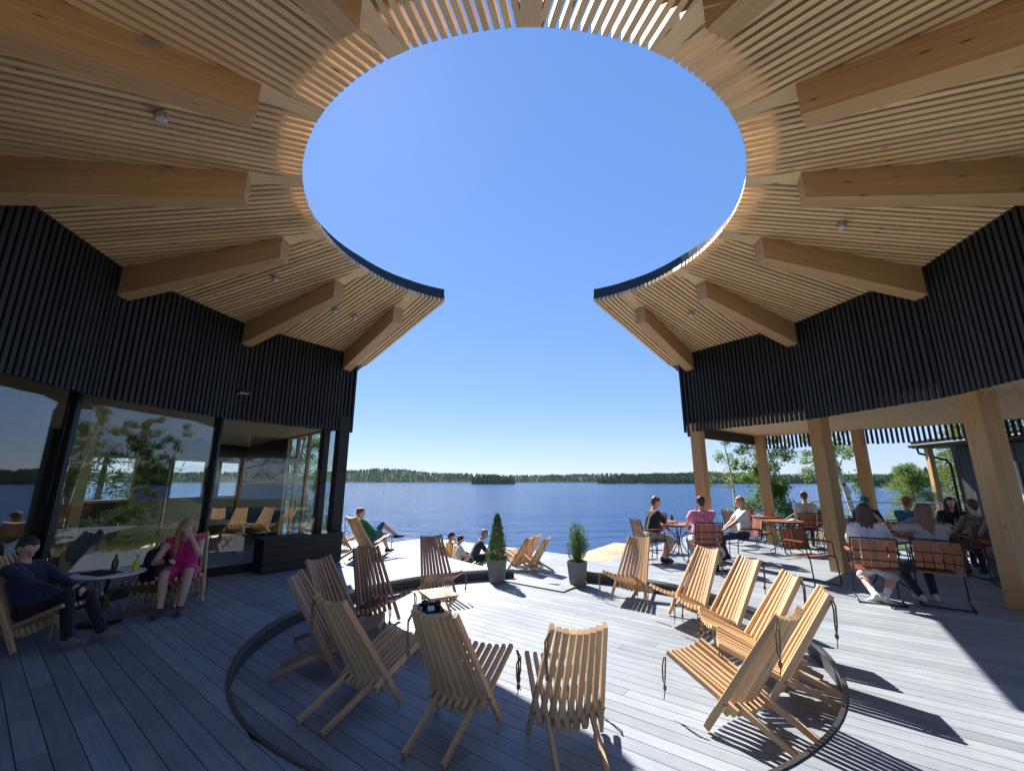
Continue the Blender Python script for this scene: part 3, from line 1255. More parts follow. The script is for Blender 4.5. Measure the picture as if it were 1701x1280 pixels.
# flood lamp on the black wall
wp = onz(402, 650, 3.35)
wp = atY(402, 651, 7.15)
t = empty('wall_floodlight', wp, math.radians(125), 'small dark floodlight on the black batten wall above the glass', 'lamp')
MB().box((-.09, .0, -.03), (.09, .13, .02)).build('housing', M['tube'], t)
MB().box((-.08, .02, -.036), (.08, .12, -.031)).build('lens', M['lampglass'], t)
MB().bar((0, .06, .02), (0, -.12, .10), .03, .02).build('arm', M['tube'], t)

# round spot lamps under the slats
for (x, y), lab in zip(((268, 190), (458, 461), (557, 513), (590, 525), (1398, 372), (1148, 520)),
                       ('silver spot lamp nearest the camera under the left slats', 'silver spot lamp under the slats beside the third left beam', 'silver spot lamp beside the tip of the second left beam', 'silver spot lamp between the last two left beams',
                        'silver spot lamp under the slats on the right near the black wall', 'small silver spot lamp between the last two right beams')):
    z = 4.8
    for _ in range(12):
        p = onz(x, y, z)
        z = soffit_at(Vector((p.x, p.y))) - .03
    t = empty('spot_lamp', (p.x, p.y, z + .03), 0, lab, 'lamp', 'spot lamps under the ring roof')
    t.scale = (.8, .8, .8)
    MB().lathe([(.045, .0), (.05, -.02), (.05, -.035), (.02, -.04)], 20).build('mount', M['silver'], t, smooth=True)
    mm = MB().lathe([(.03, -.035), (.062, -.05), (.066, -.09), (.06, -.115), (.045, -.118)], 20)
    mm.build('housing', M['silver'], t, smooth=True)
    MB().lathe([(.044, -.119), (.03, -.121), (.01, -.122)], 16).build('lens', M['lampglass'], t)
    MB().box((-.075, -.012, -.10), (.075, .012, -.03)).build('bracket', M['silver'], t)

# ================================================================== RIGHT TERRACE PAVILION
def ceiling_mat():
    t = NT('terrace ceiling')
    mp = t.coords((1, 1, 1))
    mp.inputs['Rotation'].default_value = (0, 0, math.radians(-37))
    wv = t.n('TexWave', wave_type='BANDS', bands_direction='Y', wave_profile='SAW')
    wv.inputs['Scale'].default_value = 1.6
    t.l(mp.outputs[0], wv.inputs['Vector'])
    mp2 = t.coords((2, 30, 30))
    nz = t.n('TexNoise', Scale=1.0, Detail=4.0)
    t.l(mp2.outputs[0], nz.inputs['Vector'])
    r = t.ramp(nz.outputs[0], [(.3, (.52, .36, .21)), (.7, (.64, .46, .28))])
    gl = t.ramp(wv.outputs[0], [(0.0, (.35, .35, .35)), (.06, (1, 1, 1))])
    col = t.mix(1.0, r.outputs[0], gl.outputs[0], 'MULTIPLY')
    t.l(col, t.b.inputs['Base Color'])
    t.b.inputs['Roughness'].default_value = .6
    return t.m


M['tceil'] = ceiling_mat()
CZ = 2.92
inn = [p + (p - C).normalized() * .17 for p in wall_poly(1)]
O1, O2, O3, O4 = Vector((7.25, 12.45)), Vector((10.4, 9.3)), Vector((12.6, 4.0)), Vector((10.5, -2.0))
poly = [(p.x, p.y) for p in inn] + [(O4.x, O4.y), (O3.x, O3.y), (O2.x, O2.y), (O1.x, O1.y), (4.2, 10.05)]
part(MB().prism(poly[::-1], CZ, CZ + .08), 'ceiling', M['tceil'], rb)
part(MB().prism([(x * 1.0, y) for x, y in poly[::-1]], 4.3, 4.45), 'roof', M['darkfascia'], rb)
# lake-side fascia
bstick('fascia', (4.1, 9.86, CZ - .10), (O1.x, O1.y, CZ - .10), .06, .32, M['black'], rb)
bstick('fascia', (4.05, 9.9, 3.75), (O1.x, O1.y, 3.75), .06, 1.5, M['black'], rb)
# hanging battens of the outer edge
for (p, q) in ((O1, O2), (O2, O3)):
    L = (q - p).length
    dn = (q - p) / L
    for i in range(int(L / .095)):
        c = p + dn * (i + .5) * .095
        bstick('batten', (c.x, c.y, CZ - .36 + rnd.uniform(-.01, .01)), (c.x, c.y, CZ + .5), .045, .05, M['black'], rb, up=(dn.x, dn.y, 0))
    bstick('edge_rail', (p.x + .06, p.y + .06, CZ + .3), (q.x + .06, q.y + .06, CZ + .3), .04, .5, M['blackback'], rb)
for (x, y), w_, d_ in (((4.24, 9.72), .22, .26), ((6.18, 8.52), .24, .30), ((6.83, 6.12), .25, .32), ((7.05, 12.12), .20, .26), ((8.75, 10.75), .20, .26), ((10.3, 9.2), .2, .26)):
    rad = (Vector((x, y)) - C).normalized()
    bstick('post', (x, y, .0), (x, y, CZ + .02), w_, d_, M['glulam'], rb, up=(rad.x, rad.y, 0))

# dark hut at the right edge
M['hutwall'] = wood('grey stained boards', (.045, .05, .056), (.028, .031, .036), knots=False)
hut = empty('black_hut', (16.5, 11.9, 0), math.radians(8), 'dark grey timber hut with eave and gutter behind the terrace', 'building')
for i in range(24):
    y0 = -2.2 + i * .19
    stick('wall_board', (-1.95, y0 + .09, -.6), (-1.95, y0 + .09, 2.75), .185 if i % 2 else .17, .03 + .008 * (i % 2), M['hutwall'], hut, up=(1, 0, 0))
MB().box((-1.93, -2.2, -.6), (2.2, 2.35, 2.75)).build('wall', M['hutwall'], hut)
rf = MB().prism([(-2.7, -2.9), (2.6, -2.9), (2.6, 3.0), (-2.7, 3.0)], 2.78, 2.98).build('roof', M['hutwall'], hut)
MB().prism([(-2.72, -2.92), (2.62, -2.92), (2.62, 3.02), (-2.72, 3.02)], 2.985, 3.03).build('roof_sheet', M['darkfascia'], rf)
MB().tube([(-2.76, -2.9, 2.86), (-2.76, 3.0, 2.86)], .06, 10).build('gutter', M['tube'], hut)
MB().tube([(-2.76, 2.7, 2.84), (-2.72, 2.7, 2.6), (-2.1, 2.45, 2.35), (-2.05, 2.4, 2.2), (-2.05, 2.4, -.5)], .04, 8).build('downpipe', M['tube'], hut, smooth=True)
fr = MB()
for (a, b, w_) in (((-1.90, .3, 1.0), (-1.90, 1.5, 1.0), 0), ((-1.90, .3, 2.2), (-1.90, 1.5, 2.2), 0), ((-1.90, .3, 1.0), (-1.90, .3, 2.2), 1), ((-1.90, 1.5, 1.0), (-1.90, 1.5, 2.2), 1)):
    fr.bar((-1.985, a[1], a[2]), (-1.985, b[1], b[2]), .06, .09, up=(1, 0, 0))
wf = fr.build('window', M['white'], hut)
MB().box((-1.99, .35, 1.05), (-1.98, 1.45, 2.15)).build('pane', M['glass'], wf)
stick('timber_post', (-2.55, 2.5, -.3), (-2.55, 2.5, 2.78), .16, .16, M['glulam'], hut, up=(1, 0, 0))

# railing behind the terrace
t = empty('railing', (8.9, 13.6, 0), 0, 'thin pale metal railing behind the far terrace tables', 'railing')
pts = [(-.9, -.6, .55), (.4, 0, 1.05), (3.2, -1.2, 1.05)]
MB().tube(pts, .022, 8).build('handrail', M['silver'], t)
for q in ((-.9, -.6, .55), (-.2, -.28, .82), (.4, 0, 1.05), (1.4, -.43, 1.05), (2.4, -.86, 1.05), (3.2, -1.2, 1.05)):
    MB().tube([(q[0], q[1], -.5), q], .016, 8).build('post', M['silver'], t)
for f in (.35, .6, .8):
    MB().tube([(x, y, z * f) for x, y, z in pts], .006, 6).build('wire', M['silver'], t)

# ================================================================== FURNITURE
def stick_chair(name, mat_b, mat_s, rope=True):
    """folding stick chair: fanned back slats, seat slats, two front legs that are back slats, two rear legs that are seat slats.
    local: x right, y forward, z up; origin under the joint"""
    t = empty(name)
    J = Vector((0, 0, .22))
    bd = Vector((0, -.42, .655))           # joint -> top of back
    sdv = Vector((0, .46, .21))           # joint -> seat front
    nb = 9
    for i in range(nb):
        q = (i / (nb - 1)) * 2 - 1
        sag = (1 - q * q)
        off = Vector((0, -.055, -.028)) * sag
        top = J + bd * (1.0 + .02 * (1 - sag)) + Vector((q * .175, 0, 0)) + off * .6
        mid = J + Vector((q * .25, 0, 0)) + off
        dn = (mid - top)
        if i in (0, nb - 1):
            k = top.z / (top.z - mid.z)
            end = top + dn * k
            end.z = 0.012
            stick('leg', top, end, .030, .048, mat_b, t, up=(0, .9, .45), chamfer=.004)
        else:
            end = top + dn * (1.10 + .05 * sag)
            stick('back_slat', top, end, .036, .040, mat_b, t, up=(0, .9, .45), chamfer=.004)
    ns = 8
    for i in range(ns):
        q = ((i + .5) / ns) * 2 - 1
        sag = (1 - q * q)
        off = Vector((0, -.045, -.030)) * sag
        fr = J + sdv + Vector((q * .272, 0, 0)) + Vector((0, .01, -.035)) * sag
        mid = J + Vector((q * .252, 0, 0)) + off
        dn = mid - fr
        if i in (1, ns - 2):
            k = fr.z / (fr.z - mid.z)
            end = fr + dn * k
            end.z = .012
            end.x *= 1.05
            stick('leg', fr, end, .030, .048, mat_s, t, up=(0, -.4, .9), chamfer=.004)
        else:
            end = fr + dn * 1.16
            stick('seat_slat', fr, end, .036, .040, mat_s, t, up=(0, -.4, .9), chamfer=.004)
    # dowel through the joint
    MB().tube([(-.27, -.01, .215), (0, -.055, .19), (.27, -.01, .215)], .009, 6).build('dowel', M['rope'], t)
    if rope:
        for (x, y, z, s_) in ((-.19, -.43, .855, -1), (.29, .45, .40, 1), (-.29, .45, .40, -1)):
            mb = MB()
            L = .26 if z > .6 else .22
            mb.tube([(x, y, z), (x + s_ * .02, y - .01, z - .04), (x + s_ * .025, y, z - L * .7), (x + s_ * .02, y + .012, z - L), (x + s_ * .032, y + .016, z - L * .72), (x + s_ * .035, y + .01, z - .06), (x + s_ * .004, y + .012, z - .005)], .0065, 6)
            mb.lathe([(.004, z - L - .03), (.014, z - L - .015), (.014, z - L + .005), (.004, z - L + .02)], 8, (x + s_ * .02, y + .012))
            mb.tube([(x + s_ * .02, y + .012, z - L - .02), (x + s_ * .03, y + .02, z - L - .09)], .004, 5)
            mb.build('rope', M['rope'], t)
    return t


proto_l = stick_chair('stick_chair', M['chairlight'], M['chairlight'])
proto_r = stick_chair('stick_chair', M['chairshaded'], M['chairshaded'])
proto_m = stick_chair('stick_chair', M['chairlight'], M['chairshaded'])
used = set()


def place_chair(kind, x, y, z, heading, label, group='folding stick chairs on the deck', scale=1.0):
    p = {'l': proto_l, 'r': proto_r, 'm': proto_m}[kind]
    o = p if kind not in used else copy_tree(p)
    used.add(kind)
    o.location = (x, y, z)
    o.rotation_euler = (0, 0, -math.radians(heading))
    o.scale = (scale,) * 3
    return tag(o, label, 'chair', group)


def from_pix(top, front, zf):
    """joint position and heading from where the top of the back and the seat front show"""
    a, b = onz(*top, zf + .81), onz(*front, zf + .40)
    d = Vector((b.x - a.x, b.y - a.y))
    h = math.degrees(math.atan2(d.x, d.y))
    d.normalize()
    mid = (Vector((a.x, a.y)) + d * .42 + Vector((b.x, b.y)) - d * .46) / 2
    return mid.x, mid.y, h


pc = [
    ('r', (487, 957), (640, 1052), 'backlit reddish stick chair at the left rim with a rope hanging from its top'),
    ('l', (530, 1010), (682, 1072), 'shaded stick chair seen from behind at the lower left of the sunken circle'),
    ('r', (522, 922), (637, 1014), 'backlit reddish stick chair in front of the black planter box'),
    ('r', (602, 905), (655, 992), 'backlit reddish stick chair beside the small slatted table'),
    ('r', (693, 885), (729, 966), 'backlit reddish stick chair on its own left of the pot with the dark cone shrub'),
    ('l', (717, 1024), (805, 1090), 'stick chair seen from behind with a rope loop on its back, half in shade'),
    ('l', (978, 1078), (935, 1130), 'stick chair seen from behind in the middle of the foreground'),
    ('l', (1316, 1030), (1137, 1097), 'nearest sunlit stick chair at the lower right of the circle'),
    ('l', (1378, 985), (1195, 1078), 'sunlit stick chair directly behind the nearest one at the right'),
    ('l', (1344, 960), (1173, 1043), 'sunlit stick chair, third in the right row from the camera'),
    ('l', (1255, 926), (1140, 1012), 'sunlit stick chair, fourth in the right row from the camera'),
    ('l', (1173, 908), (1107, 990), 'sunlit stick chair in front of the woman in the pink blouse'),
    ('l', (1067, 884), (1040, 976), 'sunlit stick chair beside the pot with the feathery shrub'),
]
fix = {0: (-1.80, 4.72, 80), 1: (-1.24, 4.08, 33), 2: (-2.0, 5.42, 112), 3: (-1.80, 6.12, 137), 4: (-1.22, 7.45, 152), 5: (-.40, 3.74, 22), 6: (.40, 3.48, -5), 7: (1.76, 3.70, -35), 8: (2.32, 4.14, -66), 9: (2.45, 4.74, -80), 10: (2.52, 5.52, -99), 11: (2.42, 6.26, -114), 12: (1.92, 7.38, -140)}
for i, (kind, tp, fr, lab) in enumerate(pc):
    x, y, h = from_pix(tp, fr, PZ)
    if i in fix:
        x, y, h = fix[i]
    place_chair(kind, x, y, PZ + .012, h, lab)
# cord loop on the back of the half shaded chair
mb = MB()
pts = []
for k in range(17):
    a = k / 16 * 2 * math.pi
    pts.append((-.02 + .055 * math.sin(a), -.34 - .04 * math.cos(a) * .5, .63 + .15 * math.cos(a)))
# chairs in use or away from the circle
place_chair('m', -5.02, 4.86, .005, 84, 'stick chair under the man in dark clothes at the left edge')
place_chair('l', -4.62, 6.42, .005, 150, 'stick chair under the woman in the magenta dress')
place_chair('m', -3.30, 10.15, .005, 38, 'stick chair under the boy in green at the corner of the building')
place_chair('m', -4.15, 11.1, .005, 60, 'stick chair half hidden by the building corner beside the lake')
for x, y, h, k, lab in ((-1.62, 11.9, 55, 'l', 'stick chair on the lower deck under the woman in yellow'), (-1.42, 11.28, 55, 'l', 'stick chair on the lower deck under the boy in white'), (-1.06, 11.72, 80, 'l', 'stick chair on the lower deck under the man in navy'),
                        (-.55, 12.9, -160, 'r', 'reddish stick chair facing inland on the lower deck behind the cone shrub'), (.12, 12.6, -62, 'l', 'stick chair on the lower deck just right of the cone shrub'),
                        (.40, 13.2, -50, 'l', 'stick chair in the middle of the three on the lower deck'), (.62, 12.55, -60, 'l', 'rightmost stick chair on the lower deck by the shore')):
    place_chair(k, x, y, LZ + .004, h, lab, 'stick chairs on the lower lake deck')

# folding side tables between the chairs
def side_table(lab, x, y, z, h, mat):
    t = empty('side_table', (x, y, z), math.radians(h), lab, 'table', 'folding side tables')
    for i in range(7):
        xx = -.21 + i * .07
        stick('top_slat', (xx, -.19, .37), (xx, .19, .37), .058, .02, mat, t)
    for s_ in (-1, 1):
        stick('rail', (-.24, s_ * .15, .345), (.24, s_ * .15, .345), .03, .028, mat, t)
        stick('leg', (-.22, s_ * .125, .33), (.22, s_ * .16, .015), .024, .035, mat, t)
        stick('leg', (.22, s_ * .125, .33), (-.22, s_ * .16, .015), .024, .035, mat, t)
    return t


tA = onz(728, 985, PZ + .38)
tB = onz(715, 1013, PZ + .38)
side_table('pale folding side table between two reddish stick chairs', tA.x, tA.y, PZ + .012, 60, M['chairlight'])
side_table('folding side table carrying a black tray with cups', tB.x, tB.y, PZ + .012, 75, M['chairlight'])
M['blackglaze'] = plain('black glazed ceramic', (.01, .01, .011), .2, 0, .05)
tz = PZ + .012 + .382
t = empty('tray', (tB.x + .0, tB.y, tz), math.radians(70), 'black serving tray on the small folding table', 'tray')
MB().prism([(-.17, -.12), (.17, -.12), (.17, .12), (-.17, .12)], .0, .008).build('base', M['blackglaze'], t)
mb = MB()
for a, b in (((-.17, -.12), (.17, -.12)), ((.17, -.12), (.17, .12)), ((.17, .12), (-.17, .12)), ((-.17, .12), (-.17, -.12))):
    mb.bar((a[0], a[1], .016), (b[0], b[1], .016), .01, .022)
mb.build('edge', M['blackglaze'], t)


def cup(x, y, z, lab, mat, r=.04, h=.07, handle=True, name='cup', cat='cup'):
    t = empty(name, (x, y, z), rnd.uniform(0, 6), lab, cat)
    MB().lathe([(r * .7, 0), (r, h * .4), (r, h), (r * .9, h), (r * .88, h * .45), (r * .6, .008)], 18).build('bowl', mat, t, smooth=True)
    if handle:
        MB().tube([(r * .95, 0, h * .8), (r * 1.6, 0, h * .75), (r * 1.6, 0, h * .35), (r * .95, 0, h * .25)], .006, 6).build('handle', mat, t)
    return t


cup(tB.x - .07, tB.y + .02, tz + .009, 'left black cup on the serving tray', M['blackglaze'])
cup(tB.x + .08, tB.y - .01, tz + .009, 'right black cup on the serving tray', M['blackglaze'])
cup(tA.x + .12, tA.y - .1, tz + .0, 'empty water glass at the edge of the pale folding table', M['clear'], .032, .11, False, 'water_glass', 'glass')

# ---- pots with shrubs
def pot(name, x, y, lab, shrub):
    t = empty(name, (x, y, PZ + .004), 0, lab, 'potted plant', 'potted shrubs at the lake steps')
    MB().lathe([(.135, 0), (.150, .06), (.170, .24), (.185, .40), (.187, .405), (.172, .405), (.165, .34), (.02, .335)], 36).build('pot', M['pot'], t, smooth=False, ang=.7)
    MB().lathe([(.166, .352), (.10, .362), (.01, .365)], 18).build('soil', M['soil'], t, smooth=True)
    return t


def leaf_mesh(n, fn, seed):
    """many small leaf blades; fn(r) -> (pos, direction, length, width)"""
    r = random.Random(seed)
    V, F = [], []
    for _ in range(n):
        q = fn(r)
        if q is None:
            continue
        p, d, L, w = q
        d = d.normalized()
        s = d.cross(Vector((r.uniform(-1, 1), r.uniform(-1, 1), r.uniform(-1, 1))))
        if s.length < 1e-4:
            continue
        s.normalize()
        o = len(V)
        V += [p, p + d * L * .5 + s * w * .5, p + d * L, p + d * L * .5 - s * w * .5]
        F.append((o, o + 1, o + 2, o + 3))
    return MB().add(V, F)


pl = pot('potted_conifer', -.28, 8.46, 'grey pot with a dark green cone-shaped conifer', 0)


def cone_leaf(r):
    h = r.random() ** 1.25
    z = .36 + h * .82
    a = r.uniform(0, 2 * math.pi)
    R = (.172 * (1 - h) ** .72 + .014) * (1 + .16 * math.sin(h * 37 + r.random()) + .34 * noise.noise(Vector((math.cos(a) * 2.2, math.sin(a) * 2.2, h * 9))))
    q = math.sqrt(r.uniform(.25, 1))
    p = Vector((R * q * math.cos(a), R * q * math.sin(a), z))
    d = Vector((math.cos(a) * .7, math.sin(a) * .7, .9 + r.random()))
    return p, d, r.uniform(.03, .065), r.uniform(.007, .014)


leaf_mesh(4300, cone_leaf, 3).build('foliage', M['thuja'], pl)
MB().tube([(0, 0, .34), (0, 0, 1.1)], [.014, .004], 6).build('stem', M['bark'], pl)
pr_ = pot('potted_shrub', 1.18, 8.22, 'grey pot with a loose feathery light green shrub', 0)
stems = []
rr = random.Random(5)
for k in range(46):
    a = rr.uniform(0, 6.28)
    sp = rr.uniform(.02, .21)
    H_ = rr.uniform(.38, .80) * (1 - .25 * sp / .21)
    stems.append((Vector((.07 * math.cos(a) * rr.random(), .07 * math.sin(a) * rr.random(), .35)), Vector((sp * math.cos(a), sp * math.sin(a), .35 + H_))))


def feather(r):
    a, b = r.choice(stems)
    q = r.random() ** .8
    p = a.lerp(b, q) + Vector((b.x - a.x, b.y - a.y, 0)) * (.35 * math.sin(q * 3.1))
    d = Vector((r.uniform(-1, 1), r.uniform(-1, 1), r.uniform(-.3, .9))) + (b - a).normalized() * .5
    return p, d, r.uniform(.04, .10), r.uniform(.006, .011)


leaf_mesh(3600, feather, 4).build('foliage', M['feathery'], pr_)
mb = MB()
for a, b in stems[:20]:
    mb.tube([a, a.lerp(b, .5) + Vector(((b.x - a.x) * .3, (b.y - a.y) * .3, 0)), b], [.006, .005, .002], 5)
mb.build('stem', M['bark'], pr_)

# ---- terrace armchairs: steel sled frame, hardwood slats
def armchair(name='terrace_chair', arms=True):
    t = empty(name)
    r = .0105
    for s_ in (-1, 1):
        x = .255 * s_
        pts = [(x, -.30, .87), (x, -.285, .80), (x, -.225, .47), (x, -.205, .43), (x, -.17, .415), (x, .20, .445), (x, .235, .435), (x, .25, .40), (x, .27, .05), (x, .262, .02), (x, .235, .0115), (x, -.25, .0115)]
        MB().tube(pts, r, 8).build('side_frame', M['tube'], t, smooth=True)
        if arms:
            MB().tube([(x, -.262, .66), (x + .02 * s_, -.20, .655), (x + .02 * s_, .16, .66), (x + .02 * s_, .20, .64), (x, .232, .44)], .009, 8).build('arm_tube', M['tube'], t, smooth=True)
            stick('armrest', (x + .02 * s_, -.20, .675), (x + .02 * s_, .18, .68), .045, .018, M['redwood'], t)
    MB().tube([(-.255, -.30, .87), (.255, -.30, .87)], r, 8).build('top_rail', M['tube'], t)
    MB().tube([(-.255, -.25, .0115), (.255, -.25, .0115)], r, 8).build('floor_rail', M['tube'], t)
    for z, y in ((.57, -.244), (.70, -.268)):
        MB().tube([(-.255, y - .012, z), (.255, y - .012, z)], .006, 6).build('back_rail', M['tube'], t)
    for i in range(5):
        x = -.196 + i * .098
        stick('back_slat', (x, -.225, .50), (x, -.288, .845), .084, .014, M['redwood'], t, up=(0, 1, .2))
    for i in range(6):
        y = -.17 + i * .072
        stick('seat_slat', (-.245, y, .431 + .08 * (y + .17)), (.245, y, .431 + .08 * (y + .17)), .060, .016, M['redwood'], t)
    return t


ac = armchair()
ac_used = [False]


def place_arm(x, y, h, lab, z=.003):
    o = ac if not ac_used[0] else copy_tree(ac)
    ac_used[0] = True
    o.location = (x, y, z)
    o.rotation_euler = (0, 0, -math.radians(h))
    return tag(o, lab, 'chair', 'slatted terrace armchairs')


def round_table(x, y, r, lab, z=.72):
    t = empty('round_table', (x, y, .003), rnd.uniform(0, 3), lab, 'table', 'round hardwood terrace tables')
    n = max(6, int(2 * r / .09))
    w_ = 2 * r / n
    for i in range(n):
        y0, y1 = -r + i * w_ + .003, -r + (i + 1) * w_ - .003
        pts = []
        for k in range(7):
            yy = y0 + (y1 - y0) * k / 6
            pts.append((math.sqrt(max(1e-5, r * r - yy * yy)), yy))
        poly = pts + [(-a, b) for a, b in reversed(pts)]
        MB().prism(poly, z - .022, z).build('top_plank', M['redwood'], t)
    pts = [((r - .02) * math.cos(k * math.pi / 16), (r - .02) * math.sin(k * math.pi / 16), z - .032) for k in range(32)]
    MB().tube(pts, .010, 6, True).build('ring', M['tube'], t)
    for k in range(4):
        a = k * math.pi / 2 + .4
        c, s_ = math.cos(a), math.sin(a)
        MB().tube([(c * r * .75, s_ * r * .75, z - .04), (c * r * .35, s_ * r * .35, z - .20), (c * .05, s_ * .05, .42), (c * .05, s_ * .05, .30), (c * r * .4, s_ * r * .4, .12), (c * r * .85, s_ * r * .85, .015)], .012, 8).build('leg', M['tube'], t, smooth=True)
    return t


TZ = .724
round_table(3.72, 9.95, .38, 'round hardwood table between the man in black and the man in white')
round_table(6.55, 10.75, .42, 'empty round table with a plate in the sun near the birches')
round_table(6.95, 12.15, .40, 'farthest round table beside the outer post')
round_table(6.05, 7.45, .42, 'round table in front of the woman in the white shirt')
round_table(8.55, 8.55, .48, 'round table crowded with glasses under the terrace roof')
round_table(7.35, 9.0, .36, 'round table half hidden behind the middle post')
place_arm(2.90, 9.45, 82, 'terrace armchair under the man in the black shirt')
place_arm(3.78, 8.78, 4, 'terrace armchair under the woman in the pink blouse')
place_arm(5.02, 9.62, -82, 'terrace armchair under the man in white and jeans')
place_arm(3.62, 10.75, 176, 'empty armchair on the lake side of the first table')
place_arm(5.86, 10.75, 78, 'empty sunlit armchair left of the table with the plate')
place_arm(6.12, 12.0, 80, 'empty armchair left of the farthest table')
place_arm(4.98, 7.55, 168, 'empty armchair facing the camera in front of the middle post')
place_arm(7.35, 10.25, -70, 'empty armchair right of the table with the plate')
place_arm(7.62, 11.45, 20, 'terrace armchair under the man in the pale grey shirt')
place_arm(6.9, 12.85, 180, 'empty armchair on the lake side of the farthest table')
place_arm(5.20, 6.52, 32, 'terrace armchair under the woman in the white shirt')
place_arm(5.92, 6.30, 40, 'terrace armchair under the woman in the grey hoodie')
place_arm(7.80, 9.75, 205, 'terrace armchair under the man in the teal cap')
place_arm(8.15, 9.15, 70, 'terrace armchair under the man in the teal shirt')
place_arm(8.42, 8.0, 20, 'terrace armchair under the man in the camouflage jacket')
place_arm(9.35, 9.4, 215, 'terrace armchair under the dark haired person facing the camera')
place_arm(8.05, 7.25, 35, 'terrace armchair under the long haired person at the right edge')

# things on the terrace tables
M['plate_w'] = plain('white ceramic', (.72, .71, .68), .3, 0, .03)
M['food'] = plain('crumbs and napkin', (.55, .45, .32), .9, 0, .35, 60)
M['bottleg'] = plain('dark bottle', (.03, .02, .012), .15, 0, .1)
t = empty('plate', (6.72, 10.62, TZ), 0, 'white plate with leftovers on the sunlit round table', 'plate')
MB().lathe([(.05, 0), (.11, .012), (.12, .02), (.11, .018), (.02, .008)], 24).build('dish', M['plate_w'], t, smooth=True)
MB().lathe([(.085, .016), (.06, .045), (.02, .055)], 9).build('leftovers', M['food'], t)


def bottle(x, y, z, lab, mat, lidmat, h=.24, r=.033, liquid=None):
    t = empty('bottle', (x, y, z), 0, lab, 'bottle')
    MB().lathe([(r * .9, 0), (r, .012), (r, h * .55), (r * .8, h * .66), (r * .38, h * .78), (r * .36, h * .93), (r * .3, h * .93)], 20).build('body', mat, t, smooth=True)
    MB().lathe([(r * .42, h * .925), (r * .42, h), (r * .2, h)], 14).build('cap', lidmat, t)
    return t


bottle(3.56, 9.86, TZ, 'dark beer bottle in the hands of the man in black', M['bottleg'], M['plate_w'])
cup(3.95, 10.05, TZ, 'water glass on the table of the man in white', M['clear'], .033, .12, False, 'water_glass', 'glass')
for k, (dx, dy, lab) in enumerate(((-.28, -.12, 'water glass nearest the post on the crowded table'), (-.05, -.25, 'tall water glass at the front of the crowded table'), (.12, -.05, 'water glass in the middle of the crowded table'), (.25, -.28, 'water glass at the right of the crowded table'), (-.18, .15, 'water glass at the back of the crowded table'))):
    cup(8.55 + dx, 8.55 + dy, TZ, lab, M['clear'], .035, .13 + .01 * k, False, 'water_glass', 'glass')
t = empty('carafe', (8.45, 8.42, TZ), 0, 'clear glass carafe on the crowded table', 'carafe')
MB().lathe([(.05, 0), (.06, .05), (.055, .12), (.03, .18), (.035, .23), (.03, .23), (.025, .18), (.05, .11), (.05, .02)], 20).build('body', M['clear'], t, smooth=True)
t = empty('serving_tray', (5.93, 7.58, TZ), .4, 'pale wooden tray on the table by the middle post', 'tray')
MB().lathe([(.19, 0), (.2, .012), (.2, .022), (.19, .022), (.185, .012), (.02, .012)], 28).build('rim', M['chairlight'], t)
t = empty('paper_bag', (6.1, 7.75, TZ), .7, 'small brown paper bag on the table by the middle post', 'bag')
MB().add([(-.06, -.04, 0), (.06, -.04, 0), (.06, .04, 0), (-.06, .04, 0), (-.055, -.02, .16), (.057, -.02, .17), (.055, .025, .165), (-.057, .022, .16)], [(3, 2, 1, 0), (0, 1, 5, 4), (1, 2, 6, 5), (2, 3, 7, 6), (3, 0, 4, 7), (4, 5, 6, 7)]).build('sack', M['food'], t)

# ---- left corner: low white table and what lies on it
LT = onz(182, 951, .56)
t = empty('side_table', (LT.x, LT.y, .004), 0, 'low round white cafe table between the man and the woman on the left', 'table')
MB().lathe([(.30, .535), (.345, .545), (.35, .555), (.345, .562), (.02, .562)], 40).build('table_top', M['white'], t, smooth=False, ang=.6)
MB().lathe([(.022, .02), (.022, .54)], 14).build('stem', M['frame'], t)
MB().lathe([(.21, 0), (.21, .01), (.03, .022), (.022, .022)], 28).build('base', M['frame'], t, smooth=True)
M['yellow'] = plain('yellow drink', (.55, .50, .05), .25, 0, .1)
M['brownd'] = plain('brown drink', (.10, .05, .03), .25, 0, .1)
M['navycloth'] = plain('navy nylon', (.012, .014, .028), .7, 0, .3, 60)
M['screen'] = plain('black phone glass', (.008, .008, .01), .12, 0, .02)
bottle(LT.x + .26, LT.y + .06, .567, 'small bottle of yellow drink on the white table by the woman in magenta', M['yellow'], M['blackglaze'], .19, .032)
bottle(LT.x - .06, LT.y + .12, .567, 'small bottle of brown drink in the middle of the white table', M['brownd'], M['blackglaze'], .19, .032)
t = empty('laptop_sleeve', (LT.x - .05, LT.y - .06, .567), math.radians(15), 'flat dark folder lying on the white table', 'folder')
MB().prism([(-.19, -.11), (.19, -.13), (.2, .10), (-.18, .12)], 0, .014).build('cover', M['navycloth'], t)
t = empty('napkin', (LT.x + .16, LT.y - .05, .567), .5, 'white napkin on the white table', 'napkin')
MB().prism([(-.05, -.03), (.05, -.04), (.055, .035), (-.045, .04)], 0, .003).build('sheet', M['plate_w'], t)


def blob(name, mat, parent, parts, vox=.016, smooth=6):
    return remesh_blob(name, parts, vox, smooth, [mat], parent)

